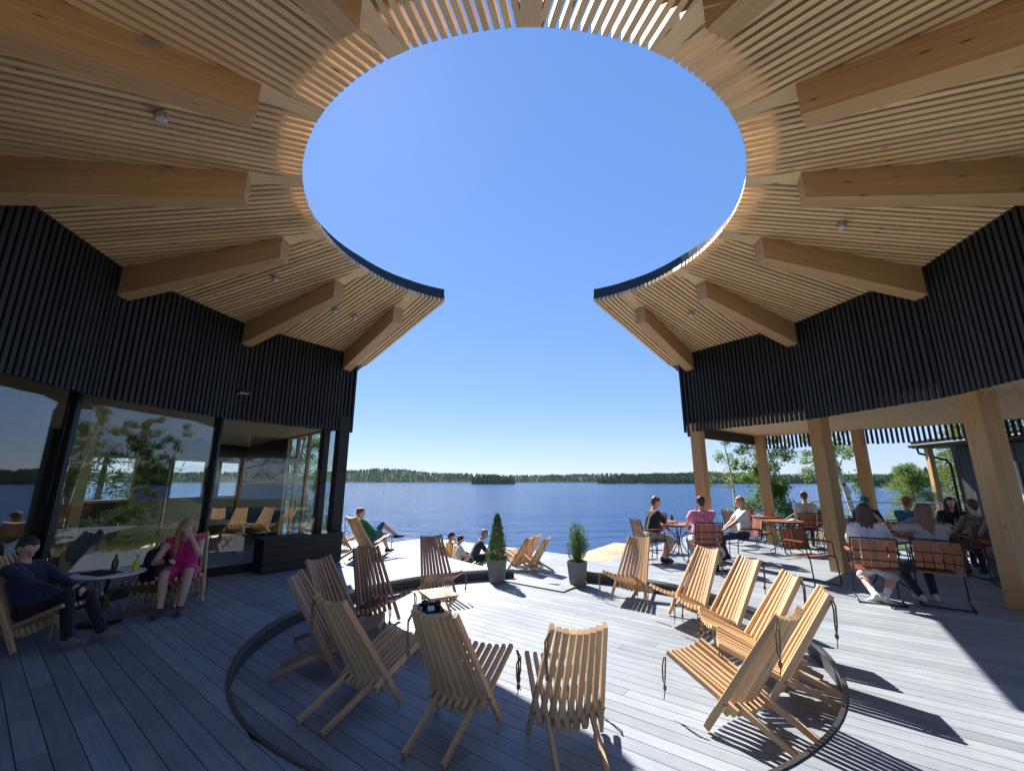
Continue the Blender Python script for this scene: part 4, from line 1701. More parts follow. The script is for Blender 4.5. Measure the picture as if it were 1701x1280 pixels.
# ================================================================== PEOPLE
def capsule(mb, p0, p1, r0, r1, seg=12):
    p0, p1 = Vector(p0), Vector(p1)
    d = p1 - p0
    L = d.length
    d = d / L if L > 1e-6 else Vector((0, 0, 1))
    a = d.orthogonal().normalized()
    b = d.cross(a)
    rings = []
    for k in range(1, 4):
        t = -math.pi / 2 + k * math.pi / 6
        rings.append((p0 + d * (r0 * math.sin(t)), r0 * math.cos(t)))
    rings[-1] = (p0, r0)
    rings.append((p1, r1))
    for k in range(1, 3):
        t = k * math.pi / 6
        rings.append((p1 + d * (r1 * math.sin(t)), r1 * math.cos(t)))
    vs = [p0 - d * r0]
    for c, r in rings:
        for k in range(seg):
            t = 2 * math.pi * k / seg
            vs.append(c + (a * math.cos(t) + b * math.sin(t)) * r)
    vs.append(p1 + d * r1)
    n = len(rings)
    fs = [(0, 1 + (k + 1) % seg, 1 + k) for k in range(seg)]
    for i in range(n - 1):
        for k in range(seg):
            fs.append((1 + i * seg + k, 1 + i * seg + (k + 1) % seg, 1 + (i + 1) * seg + (k + 1) % seg, 1 + (i + 1) * seg + k))
    e = len(vs) - 1
    fs += [(e, 1 + (n - 1) * seg + k, 1 + (n - 1) * seg + (k + 1) % seg) for k in range(seg)]
    mb.add(vs, fs)


def remesh_blob(name, caps, vox, smooth, mats, parent, disp=0.0):
    """caps: (p0, p1, r0, r1, material index) -> one continuous closed surface"""
    mb = MB()
    for c in caps:
        capsule(mb, c[0], c[1], c[2], c[3])
    me = mb.mesh(name + '_cage')
    ob = bpy.data.objects.new(name + '_cage', me)
    COL.objects.link(ob)
    m = ob.modifiers.new('r', 'REMESH')
    m.mode = 'VOXEL'
    m.voxel_size = vox
    m.adaptivity = 0
    m2 = ob.modifiers.new('s', 'SMOOTH')
    m2.factor = .5
    m2.iterations = smooth
    dg = bpy.context.evaluated_depsgraph_get()
    ev = ob.evaluated_get(dg)
    out = bpy.data.meshes.new_from_object(ev)
    bpy.data.objects.remove(ob)
    bpy.data.meshes.remove(me)
    out.name = name
    out.materials.clear()
    for q in mats:
        out.materials.append(q)
    nf = len(out.polygons)
    if len(mats) > 1 and nf:
        ctr = np.zeros(nf * 3)
        out.polygons.foreach_get('center', ctr)
        ctr = ctr.reshape(-1, 3)
        best = np.full(nf, 1e9)
        idx = np.zeros(nf, dtype=np.int32)
        for c in caps:
            p0, p1 = np.array(c[0]), np.array(c[1])
            d = p1 - p0
            L2 = max(1e-9, d.dot(d))
            q = np.clip(((ctr - p0) @ d) / L2, 0, 1)
            rr = c[2] + (c[3] - c[2]) * q
            dist = np.linalg.norm(ctr - (p0 + q[:, None] * d), axis=1) - rr
            k = dist < best
            best[k] = dist[k]
            idx[k] = c[4]
        out.polygons.foreach_set('material_index', idx)
    out.polygons.foreach_set('use_smooth', np.ones(nf, dtype=bool))
    if disp:
        nv = len(out.vertices)
        co = np.zeros(nv * 3)
        out.vertices.foreach_get('co', co)
        co = co.reshape(-1, 3)
        for i in range(nv):
            v = Vector(co[i])
            co[i] += np.array(v.normalized()) * 0 + np.array([0, 0, 1]) * disp * noise.noise(v * 45) + np.array([1, 0, 0]) * disp * noise.noise(v * 60 + Vector((3, 1, 2)))
        out.vertices.foreach_set('co', co.ravel())
    out.update()
    o = link(name, out, parent)
    return o


def ik(a, b, l1, l2, pole):
    a, b, pole = Vector(a), Vector(b), Vector(pole)
    d = b - a
    L = min(d.length, (l1 + l2) * .995)
    dn = d.normalized()
    b = a + dn * L
    x = (l1 * l1 - l2 * l2 + L * L) / (2 * L)
    h = math.sqrt(max(0, l1 * l1 - x * x))
    p = pole - dn * pole.dot(dn)
    p = p.normalized() if p.length > 1e-6 else dn.orthogonal().normalized()
    return a + dn * x + p * h, b


def skin_mat(name, col):
    t = NT(name)
    mp = t.coords((18, 18, 18))
    nz = t.n('TexNoise', Scale=1.0, Detail=4.0)
    t.l(mp.outputs[0], nz.inputs['Vector'])
    r = t.ramp(nz.outputs[0], [(.3, tuple(c * .88 for c in col)), (.7, col)])
    t.l(r.outputs[0], t.b.inputs['Base Color'])
    t.b.inputs['Roughness'].default_value = .5
    t.b.inputs['Subsurface Weight'].default_value = .08
    t.b.inputs['Subsurface Radius'].default_value = (.01, .004, .002)
    return t.m


def cloth(name, col, col2=None, scale=14.0):
    t = NT(name)
    mp = t.coords((scale, scale, scale))
    nz = t.n('TexNoise', Scale=1.0, Detail=3.0, Distortion=.8)
    t.l(mp.outputs[0], nz.inputs['Vector'])
    if col2:
        r = t.ramp(nz.outputs[0], [(.46, col), (.54, col2)])
    else:
        r = t.ramp(nz.outputs[0], [(.3, tuple(c * .86 for c in col)), (.7, col)])
    t.l(r.outputs[0], t.b.inputs['Base Color'])
    t.b.inputs['Roughness'].default_value = .85
    t.b.inputs['Sheen Weight'].default_value = .15
    mp2 = t.coords((9, 9, 5))
    n2 = t.n('TexNoise', Scale=1.0, Detail=3.0, Distortion=1.5)
    t.l(mp2.outputs[0], n2.inputs['Vector'])
    t.bump(n2.outputs[0], .7, .03)
    return t.m


SK = skin_mat('skin', (.62, .38, .27))
SK2 = skin_mat('tanned skin', (.52, .29, .19))
EYE_M = plain('eye', (.02, .016, .014), .2)
hair_cache = {}


def hair_mat(col):
    if col not in hair_cache:
        t = NT('hair')
        mp = t.coords((120, 120, 14))
        nz = t.n('TexNoise', Scale=1.0, Detail=3.0)
        t.l(mp.outputs[0], nz.inputs['Vector'])
        r = t.ramp(nz.outputs[0], [(.3, tuple(c * .5 for c in col)), (.7, col)])
        t.l(r.outputs[0], t.b.inputs['Base Color'])
        t.b.inputs['Roughness'].default_value = .45
        t.bump(nz.outputs[0], .6, .01)
        hair_cache[col] = t.m
    return hair_cache[col]


cc = {}


def CM(col, col2=None, scale=14.0):
    k = (col, col2, scale)
    if k not in cc:
        cc[k] = cloth('cloth', col, col2, scale)
    return cc[k]


def person(label, loc, heading, seat_z, lean, feet, hands, top, bottom, shoe, hair, hair_style='short', head=(0, 0), sleeve='short', shorts=False,
           skin=SK, fat=1.0, size=1.0, vox=.0105, skirt=False, cap=None, poles=None, sock=None, group=None, side_lean=0.0):
    """seated figure. local: x right, y forward. lean = torso tilt back (deg). head=(yaw right, pitch down) deg.
    feet/hands are local targets (left, right)."""
    t = empty('person', loc, math.radians(heading), label, 'person', group)
    s = size
    K = []                                   # capsules
    SKI, TOP, BOT, SHO, SOC = 0, 1, 2, 3, 4
    hz = seat_z + .095 * fat
    hip = Vector((0, 0, hz))
    lr = math.radians(lean)
    up = Vector((math.sin(math.radians(side_lean)), -math.sin(lr), math.cos(lr))).normalized()
    fwd = Vector((0, math.cos(lr), math.sin(lr)))
    R_ = Vector((1, 0, 0))
    chest = hip + up * .33 * s
    neck = hip + up * .50 * s
    shw = .175 * s * (1 + .35 * (fat - 1))
    # pelvis and torso
    K.append((hip - R_ * .085 * s, hip + R_ * .085 * s, .108 * s * fat, .108 * s * fat, BOT))
    for sx in (-1, 1):
        K.append((hip + R_ * sx * .06 * s * fat + up * .08 * s, chest + R_ * sx * .075 * s, .112 * s * fat, .102 * s * (1 + .6 * (fat - 1)), TOP))
        K.append((chest + R_ * sx * .07 * s, neck + R_ * sx * (shw - .06) - up * .045 * s, .098 * s, .062 * s, TOP))
    if fat > 1.1:
        K.append((hip + up * .1 + fwd * .06 * fat, chest - up * .08 + fwd * .05 * fat, .13 * fat, .11 * fat, TOP))
    K.append((neck - R_ * shw - up * .05 * s, neck + R_ * shw - up * .05 * s, .056 * s, .056 * s, TOP))
    # head
    yaw, pit = math.radians(head[0]), math.radians(head[1])
    hf = Vector((math.sin(yaw) * math.cos(pit), math.cos(yaw) * math.cos(pit), -math.sin(pit)))
    hr = Vector((math.cos(yaw), -math.sin(yaw), 0))
    hu = hr.cross(hf)
    hc = neck + up * .095 * s + hf * .035 * s + hu * .075 * s
    K.append((neck - up * .03 * s, neck + (hc - neck) * .55, .054 * s, .050 * s, SKI))
    K.append((hc + hu * .022 * s - hf * .018 * s, hc + hu * .020 * s + hf * .016 * s, .083 * s, .078 * s, SKI))
    K.append((hc - hu * .03 * s + hf * .018 * s, hc - hu * .072 * s + hf * .042 * s, .066 * s, .040 * s, SKI))
    K.append((hc - hu * .002 * s + hf * .090 * s, hc - hu * .030 * s + hf * .101 * s, .010 * s, .015 * s, SKI))
    K.append((hc + hu * .016 * s + hf * .080 * s - hr * .03 * s, hc + hu * .016 * s + hf * .080 * s + hr * .03 * s, .012 * s, .012 * s, SKI))
    for sx in (-1, 1):
        e = hc + hr * sx * .080 * s - hf * .002
        K.append((e + hu * .018 * s, e - hu * .018 * s, .013 * s, .010 * s, SKI))
    # arms
    for sx, tgt, pole in ((-1, hands[0], (poles or [None, None])[0]), (1, hands[1], (poles or [None, None])[1])):
        sh = neck + R_ * sx * shw - up * .055 * s
        el, wr = ik(sh, Vector(tgt), .285 * s, .25 * s, pole or Vector((sx * .6, -.5, -.8)))
        af = 1 + .45 * (fat - 1)
        if sleeve == 'long':
            K.append((sh, el, .060 * s * af, .052 * s * af, TOP))
            K.append((el, el.lerp(wr, .93), .050 * s * af, .040 * s * af, TOP))
        elif sleeve == 'none':
            K.append((sh, el, .050 * s * af, .040 * s * af, SKI))
            K.append((el, wr, .039 * s * af, .027 * s, SKI))
        else:
            m_ = sh.lerp(el, .72)
            K.append((sh, m_, .062 * s * af, .062 * s * af, TOP))
            K.append((m_, el, .045 * s * af, .041 * s * af, SKI))
            K.append((el, wr, .040 * s * af, .027 * s, SKI))
        if sleeve == 'long':
            K.append((el.lerp(wr, .9), wr, .029, .027, SKI))
        # hand: palm, four curled fingers, thumb from the side
        fd = (wr - el).normalized()
        inn_ = Vector((-sx, .15, -.1))
        inn_ = (inn_ - fd * inn_.dot(fd)).normalized()       # towards the other hand
        dn_ = fd.cross(inn_) * -sx                            # roughly down: the curl direction
        if dn_.z > 0:
            dn_ = -dn_
        pc0 = wr + fd * .03
        for q in (-.022, 0, .022):
            K.append((wr + inn_ * q * .6, wr + fd * .085 * s + inn_ * q, .016 * s, .0145 * s, SKI))
        for i_, q in enumerate((.031, .0105, -.0105, -.031)):
            L1 = (.036, .042, .039, .030)[i_] * s
            b0 = wr + fd * .09 * s + inn_ * q
            b1 = b0 + fd * L1 * .85 + dn_ * L1 * .5
            b2 = b1 + fd * L1 * .25 + dn_ * L1 * .85
            K.append((b0, b1, .0098 * s, .009 * s, SKI))
            K.append((b1, b2, .009 * s, .0078 * s, SKI))
        th0 = wr + fd * .030 * s + inn_ * .03 * s
        th1 = th0 + (fd * .6 + inn_ * .6 + dn_ * .4).normalized() * .042 * s
        K.append((th0, th1, .0125 * s, .0105 * s, SKI))
        K.append((th1, th1 + (fd * .85 + dn_ * .4).normalized() * .03 * s, .0105 * s, .0085 * s, SKI))
    # legs
    for sx, tgt in ((-1, feet[0]), (1, feet[1])):
        hp = hip + R_ * sx * .092 * s + Vector((0, .02, -.01))
        ft = Vector((tgt[0], tgt[1], tgt[2] + .075 * s))
        kn, an = ik(hp, ft, .43 * s, .41 * s, Vector((sx * .12, .5, 1.0)))
        lf = 1 + .3 * (fat - 1)
        if skirt:
            K.append((hp, hp.lerp(kn, .78), .100 * s * lf, .088 * s * lf, TOP))
            K.append((hp.lerp(kn, .6), kn, .066 * s * lf, .055 * s * lf, SKI))
        else:
            K.append((hp, kn, .098 * s * lf, .068 * s * lf, BOT))
        if shorts or skirt:
            K.append((kn, kn.lerp(an, .4), .054 * s * lf, .055 * s * lf, SKI))
            K.append((kn.lerp(an, .35), an, .055 * s * lf, .035 * s, SKI))
            if sock:
                K.append((kn.lerp(an, .62), an, .046 * s, .040 * s, SOC))
        else:
            K.append((kn, an + Vector((0, 0, .02)), .064 * s * lf, .050 * s, BOT))
        toe = tgt[3] if len(tgt) > 3 else None
        fdv = Vector(toe) if toe is not None else Vector((sx * .12, 1, 0))
        fdv = fdv.normalized()
        heel = an - fdv * .045 * s + Vector((0, 0, -.038 * s))
        ball = heel + fdv * .155 * s
        K.append((heel, ball, .038 * s, .039 * s, SHO))
        K.append((heel + Vector((0, 0, .03)), an, .036 * s, .038 * s, SHO))
        K.append((ball, ball + fdv * .072 * s, .038 * s, .026 * s, SHO))
    remesh_blob('body', K, vox, 4, [skin, top, bottom, shoe, sock or top], t)
    for sx in (-1, 1):
        e = hc + hf * .082 * s + hr * sx * .030 * s + hu * .002 * s
        mb = MB()
        capsule(mb, e - hr * .005 - hf * .004, e + hr * .005 - hf * .004, .0065 * s, .0065 * s, 8)
        mb.build('eye', EYE_M, t, smooth=True)
    m_ = hc - hu * .052 * s + hf * .083 * s
    mb = MB()
    capsule(mb, m_ - hr * .018 * s, m_ + hr * .018 * s, .0065, .0065, 8)
    mb.build('mouth', plain('lips', (.42, .17, .14), .5) if 'lips' not in bpy.data.materials else bpy.data.materials['lips'], t, smooth=True)
    # hair
    Hc = []
    Hc.append((hc + hu * .046 * s - hf * .030 * s, hc + hu * .056 * s + hf * .012 * s, .082 * s, .066 * s, 0))
    Hc.append((hc + hu * .01 * s - hf * .045 * s, hc - hu * .04 * s - hf * .042 * s, .070 * s, .052 * s, 0))
    for sx in (-1, 1):
        Hc.append((hc + hu * .045 * s + hr * sx * .045 * s, hc + hu * .005 * s + hr * sx * .064 * s - hf * .040 * s, .043 * s, .022 * s, 0))
    if hair_style in ('long', 'bob'):
        Ln = .30 if hair_style == 'long' else .13
        for k in range(7):
            a = math.radians(-105 + 35 * k)
            o_ = hr * math.sin(a) * .072 * s - hf * math.cos(a) * .062 * s
            p0 = hc + hu * .03 * s + o_
            p1 = hc + o_ * 1.12 - hu * .10 * s
            Hc.append((p0, p1, .036 * s, .034 * s, 0))
            if abs(k - 3) < 4:
                dnv = (-up * .75 - hu * .2 - hf * .06).normalized() if abs(k - 3) < 3 else (-hu * .5 - up * .5 + hf * .2).normalized()
                Hc.append((p1, p1 + dnv * Ln * s + o_ * .22, .034 * s, .020 * s, 0))
    if hair_style == 'bun':
        b = hc + hu * .085 * s - hf * .07 * s
        Hc.append((b, b + hu * .01, .036 * s, .033 * s, 0))
    if hair_style == 'curly':
        r_ = random.Random(len(label))
        for k in range(26):
            v_ = (hr * r_.uniform(-1, 1) + hu * r_.uniform(.1, 1) + hf * r_.uniform(-1, .45)).normalized()
            p = hc + hu * .02 * s + v_ * .088 * s
            Hc.append((p, p + v_ * .012, .019 * s, .014 * s, 0))
    remesh_blob('hair', Hc, max(.009, vox), 2, [hair_mat(hair)], t, .012 if hair_style in ('curly',) else .007)
    if cap:
        Cc = [(hc + hu * .055 * s - hf * .02 * s, hc + hu * .06 * s + hf * .012 * s, .085 * s, .080 * s, 0), (hc + hu * .045 * s + hf * .07 * s, hc + hu * .035 * s + hf * .135 * s, .03, .012, 0),
              (hc + hu * .045 * s + hf * .06 * s - hr * .04, hc + hu * .035 * s + hf * .115 * s - hr * .03, .02, .010, 0), (hc + hu * .045 * s + hf * .06 * s + hr * .04, hc + hu * .035 * s + hf * .115 * s + hr * .03, .02, .010, 0)]
        remesh_blob('cap', Cc, .010, 2, [cap], t)
    t['hc'] = list(hc)
    return t, hc, hf, hr, hu


def phone(label, parent_loc, heading, local, tilt, mat=None):
    """a phone held in a hand: thing of its own at its real place"""
    a = math.radians(heading)
    Rm = Matrix.Rotation(-a, 4, 'Z')
    p = Vector(parent_loc) + (Rm @ Vector(local))
    t = empty('phone', p, a, label, 'phone')
    Mx = Matrix.Rotation(math.radians(tilt), 4, 'X')
    MB().box((-.036, -.075, -.004), (.036, .075, .004), Mx).build('case', M['frame'], t)
    MB().box((-.033, -.071, .0041), (.033, .071, .0052), Mx).build('screen', M['screen'], t)
    return t


# --- left corner
Lx = (-5.02, 4.86, .012)
person('man in dark clothes and grey shoes lounging at the left edge with a phone', Lx, 84, .24, 24, ((.10, .62, .012, (.1, 1, .0)), (.12, .30, .012, (.3, 1, .0))) if False else ((-.04, .66, .012), (.14, .48, .012)),
       ((-.06, .34, .52), (.10, .33, .50)), CM((.014, .022, .065)), CM((.008, .008, .010)), CM((.20, .17, .15)), (.06, .04, .028), 'short', (12, 22), 'long', vox=.0095)
phone('phone in the hands of the man in dark clothes', Lx, 84, (.02, .42, .54), 40)
Gx = (-4.56, 6.30, .012)
person('woman in a magenta dress with black trainers resting her cheek on her hand', Gx, 152, .33, -22, ((-.10, .50, .0), (.10, .54, .0)), ((-.085, .345, .90), (.12, .46, .64)),
       CM((.62, .018, .20)), CM((.62, .018, .20)), CM((.02, .02, .025)), (.50, .32, .16), 'long', (-8, 34), 'none', skirt=True, vox=.0095, poles=[Vector((-.35, .6, -.8)), Vector((.7, -.2, -.8))])
phone('phone in the hand of the woman in magenta', Gx, 152, (.10, .55, .67), 45)
# backpack
t = empty('backpack', (LT.x + .18, LT.y + .55, .42), math.radians(150), 'dark backpack on a chair behind the white table', 'backpack')
remesh_blob('bag', [((-.10, 0, 0), (-.09, 0, .26), .11, .09, 0), ((.10, 0, 0), (.09, 0, .26), .11, .09, 0), ((0, .09, .02), (0, .08, .14), .09, .07, 0), ((0, -.0, .25), (0, 0, .32), .10, .06, 0)], .014, 3, [M['navycloth']], t)
MB().tube([(-.06, .0, .33), (-.04, 0, .40), (.04, 0, .40), (.06, 0, .33)], .012, 8).build('handle', M['navycloth'], t, smooth=True)
MB().tube([(-.11, -.09, .30), (-.12, -.15, .16), (-.11, -.12, -.02)], .016, 8).build('strap', M['navycloth'], t, smooth=True)
MB().tube([(.11, -.09, .30), (.12, -.15, .16), (.11, -.12, -.02)], .016, 8).build('strap', M['navycloth'], t, smooth=True)
place_chair('m', LT.x + .12, LT.y + .62, .005, 160, 'stick chair carrying the dark backpack by the glass')

# --- boy in green by the corner, legs crossed
person('boy in a green top and blue shorts sitting with one leg crossed', (-3.28, 10.17, .012), 42, .25, 26, ((-.10, .60, 0), (.34, .52, .36, (.9, .5, .1))), ((-.14, .22, .48), (.16, .24, .50)),
       CM((.035, .16, .05)), CM((.03, .11, .20)), CM((.01, .01, .012)), (.22, .09, .04), 'short', (10, 4), 'long', shorts=True, size=.98)
# --- group on the lower deck
person('woman in a yellow top with her dark hair in a bun on the lower deck', (-1.60, 11.93, LZ + .012), 60, .25, 8, ((-.08, .5, 0), (.12, .52, 0)), ((-.05, .38, .55), (.10, .38, .54)),
       CM((.62, .42, .14)), CM((.20, .09, .06)), CM((.02, .02, .02)), (.02, .016, .014), 'bun', (0, 30), 'short', size=.95, vox=.012)
person('boy in a white shirt bending over on the lower deck', (-1.40, 11.30, LZ + .012), 55, .30, -6, ((-.08, .4, 0), (.10, .42, 0)), ((-.05, .36, .52), (.08, .36, .52)),
       CM((.70, .70, .68)), CM((.05, .05, .06)), CM((.02, .02, .02)), (.025, .018, .015), 'short', (0, 32), 'short', size=.86, vox=.012)
person('man in a navy shirt leaning forward on the lower deck beside the cone shrub', (-1.02, 11.72, LZ + .012), 80, .34, -24, ((-.10, .46, 0), (.12, .50, 0)), ((-.02, .52, .42), (.10, .52, .42)),
       CM((.025, .035, .06)), CM((.02, .022, .03)), CM((.45, .28, .2)), (.35, .30, .26), 'short', (0, 24), 'short', skin=SK2, vox=.012)
# --- first terrace table
person('man in a black shirt and patterned shorts holding a bottle at the first table', (2.93, 9.46, .003), 82, .45, -12, ((-.08, .30, 0), (.10, .22, 0)), ((-.06, .52, .80), (.06, .50, .80)),
       CM((.010, .010, .011)), CM((.12, .17, .15), (.35, .36, .30), 22), CM((.02, .02, .02)), (.16, .075, .035), 'curly', (10, 12), 'short', shorts=True, fat=1.14)
person('woman in a pink flowered blouse seen from behind at the first table', (3.78, 8.80, .003), 5, .45, 2, ((-.12, .30, 0), (.14, -.12, 0)), ((-.16, .48, .78), (.18, .46, .78)),
       CM((.62, .13, .28), (.72, .34, .46), 17), CM((.60, .58, .56)), CM((.03, .03, .03)), (.045, .03, .022), 'short', (-4, 8), 'short', fat=1.32, size=1.0, skin=SK2)
person('man in a white shirt and jeans sitting at the right of the first table', (4.98, 9.63, .003), -82, .45, 6, ((-.10, .50, 0), (.10, .34, 0)), ((-.06, .40, .62), (.10, .38, .61)),
       CM((.68, .69, .70)), CM((.025, .04, .085)), CM((.012, .012, .013)), (.42, .27, .15), 'short', (-10, 18), 'short', fat=1.08, skin=SK2)
# --- second terrace group
person('man in a pale grey shirt seen from behind, facing the lake', (7.62, 11.45, .003), 24, .47, 4, ((-.12, .38, 0), (.12, .40, 0)), ((-.16, .46, .78), (.18, .46, .78)),
       CM((.50, .50, .49)), CM((.03, .035, .05)), CM((.03, .03, .03)), (.10, .055, .03), 'short', (0, 4), 'short', fat=1.08, size=1.04)
person('man in a teal cap and black shirt with a hand at his mouth', (7.80, 9.75, .003), 208, .45, -8, ((-.12, .36, 0), (.12, .38, 0)), ((-.04, .26, 1.02), (.10, .42, .76)),
       CM((.012, .012, .014)), CM((.03, .03, .035)), CM((.02, .02, .02)), (.04, .03, .02), 'short', (0, 14), 'short', cap=CM((.015, .16, .17)), poles=[Vector((-.6, .3, -.9)), Vector((.6, -.4, -.8))])
person('woman in a white shirt with dark bobbed hair seen from behind, ankles crossed', (5.20, 6.52, .003), 34, .45, -4, ((.06, -.10, .0, (.5, -.1, -.3)), (-.04, -.06, .0, (-.5, .2, -.3))), ((-.14, .42, .74), (.24, .44, .73)),
       CM((.60, .62, .70)), CM((.45, .44, .46)), CM((.50, .45, .38)), (.075, .042, .028), 'bob', (6, 10), 'short', shorts=True, sock=CM((.75, .75, .75)))
person('woman in a grey hoodie with long brown hair, turned to the left', (5.92, 6.30, .003), 22, .45, -6, ((-.22, .10, 0), (-.02, .22, 0)), ((-.06, .34, 1.08), (.06, .36, 1.02)),
       CM((.34, .335, .32)), CM((.010, .010, .012)), CM((.52, .48, .42)), (.22, .105, .05), 'long', (-34, 0), 'long', fat=1.08, poles=[Vector((-.9, -.1, -.5)), Vector((.8, 0, -.6))])
person('bald man in a teal shirt at the crowded table', (8.15, 9.15, .003), 74, .45, -6, ((-.12, .38, 0), (.12, .38, 0)), ((-.12, .44, .78), (.16, .42, .78)),
       CM((.012, .17, .27)), CM((.03, .03, .04)), CM((.02, .02, .02)), (.32, .13, .06), 'short', (8, 8), 'short', skin=SK2, fat=1.1)
person('short haired man in a camouflage jacket at the crowded table, seen from behind', (8.42, 8.0, .003), 18, .45, -4, ((-.12, .38, 0), (.12, .38, 0)), ((-.12, .44, .78), (.16, .42, .78)),
       CM((.22, .20, .14), (.10, .09, .06), 20), CM((.03, .03, .03)), CM((.02, .02, .02)), (.10, .07, .045), 'short', (-10, 6), 'long')
person('dark haired person in black facing the camera at the back of the crowded table', (9.35, 9.4, .003), 218, .45, -6, ((-.12, .38, 0), (.12, .38, 0)), ((-.12, .44, .78), (.16, .42, .78)),
       CM((.015, .015, .016)), CM((.02, .02, .02)), CM((.02, .02, .02)), (.012, .01, .01), 'bob', (0, 8), 'long')
person('long haired person in a grey jacket at the right edge behind the nearest post', (8.05, 7.25, .003), 30, .45, -4, ((-.12, .38, 0), (.12, .38, 0)), ((-.16, .44, .78), (.16, .42, .78)),
       CM((.16, .15, .13)), CM((.10, .095, .08)), CM((.05, .04, .03)), (.20, .10, .05), 'bob', (-30, 10), 'long')
# sunglasses of the man in white

# ================================================================== VEGETATION
def blade_mesh(r, clumps, per, L, W_, spread, droop=0.0, flat=1.0):
    V, F = [], []
    for c, rad in clumps:
        for _ in range(per):
            v = Vector((r.gauss(0, 1), r.gauss(0, 1), r.gauss(0, 1) * flat))
            v = v.normalized() * rad * (r.random() ** .45)
            p = c + v
            d = (v.normalized() * .6 + Vector((r.uniform(-1, 1), r.uniform(-1, 1), r.uniform(-.6, .8) - droop))).normalized()
            s = d.cross(Vector((r.uniform(-1, 1), r.uniform(-1, 1), r.uniform(-1, 1))))
            if s.length < 1e-3:
                continue
            s.normalize()
            l, w = L * r.uniform(.6, 1.3), W_ * r.uniform(.6, 1.3)
            o = len(V)
            V += [p, p + d * l * .45 + s * w * .5, p + d * l, p + d * l * .45 - s * w * .5]
            F.append((o, o + 1, o + 2, o + 3))
    return MB().add(V, F)


def birch(x, y, z, h, lean, label, seed, nclump=60, per=70, low=.25, width=.26, tr=.07, leafL=.075):
    r = random.Random(seed)
    t = empty('birch_tree', (x, y, z), 0, label, 'tree', 'birches by the shore')
    pts = [Vector((lean[0] * q ** 1.3 + .06 * math.sin(q * 7 + seed), lean[1] * q ** 1.3 + .05 * math.cos(q * 6 + seed), h * q)) for q in [i / 10 for i in range(11)]]
    tk = MB().tube(pts, [tr * (1 - .9 * i / 10) + .006 for i in range(11)], 10).build('trunk', M['birchbark'], t, smooth=True)
    clumps = []
    mbb = MB()
    nb = max(8, nclump // 4)
    for k in range(nb):
        q = low + (1 - low) * (k + r.random()) / nb
        i = min(9, int(q * 10))
        b = pts[i].lerp(pts[i + 1], q * 10 - i)
        a = r.uniform(0, 6.283)
        Lb = h * width * (1.15 - q) * r.uniform(.6, 1.25) + .2
        d = Vector((math.cos(a), math.sin(a), r.uniform(.25, .8)))
        m1 = b + d * Lb * .5
        m2 = b + Vector((d.x * Lb, d.y * Lb, d.z * Lb * .7))
        m3 = m2 + Vector((d.x * .2 * Lb, d.y * .2 * Lb, -.25 * Lb))
        mbb.tube([b, m1, m2, m3], [tr * .28 * (1.1 - q) + .004, tr * .2 * (1.1 - q) + .003, .004, .002], 5)
        for f in range(4):
            s_ = r.random()
            c = (b.lerp(m1, s_) if f == 0 else m1.lerp(m2, s_) if f < 3 else m2.lerp(m3, s_)) + Vector((r.uniform(-.1, .1), r.uniform(-.1, .1), r.uniform(-.15, .05))) * Lb
            clumps.append((c, r.uniform(.12, .30) * (.5 + .5 * Lb)))
    mbb.build('branches', M['birchbark'], t, smooth=True)
    blade_mesh(r, clumps, per, leafL, leafL * .7, 1, .5).build('crown', M['birchleaf'], t)
    return t


def pine(x, y, z, h, label, seed, n=26, per=230, low=.35, rad=.24, mat='pineleaf', tr=.14, cat='tree', L=.16):
    r = random.Random(seed)
    t = empty('pine_tree', (x, y, z), 0, label, cat, 'pines on the shore')
    pts = [Vector((.12 * math.sin(q * 3 + seed) * q, .12 * math.cos(q * 2 + seed) * q, h * q)) for q in [i / 8 for i in range(9)]]
    MB().tube(pts, [tr * (1 - .88 * i / 8) for i in range(9)], 10).build('trunk', M['bark'], t, smooth=True)
    clumps = []
    mbb = MB()
    for k in range(n):
        q = low + (1 - low) * (k + .5) / n
        i = min(7, int(q * 8))
        b = pts[i].lerp(pts[i + 1], q * 8 - i)
        a = k * 2.4 + r.random()
        Lb = h * rad * (1.12 - q) ** .7 * r.uniform(.65, 1.2)
        e = b + Vector((math.cos(a) * Lb, math.sin(a) * Lb, Lb * r.uniform(-.05, .3)))
        mbb.tube([b, b.lerp(e, .6) + Vector((0, 0, -.04 * Lb)), e], [tr * .25 * (1.1 - q) + .008, .015, .004], 5)
        for s_ in (.45, .65, .85, 1.0):
            clumps.append((b.lerp(e, s_) + Vector((r.uniform(-.15, .15), r.uniform(-.15, .15), r.uniform(.0, .15))) * Lb, Lb * .22 + .10))
    mbb.build('branches', M['bark'], t, smooth=True)
    blade_mesh(r, clumps, max(20, per // 4), L, L * .16, 1, -.1, .55).build('crown', M[mat], t)
    return t


def gz(x, y):
    return ground_h(x, y) - .05


def at_px(xp, Y):
    return (xp - 850.5) / 705.0 * Y * .976


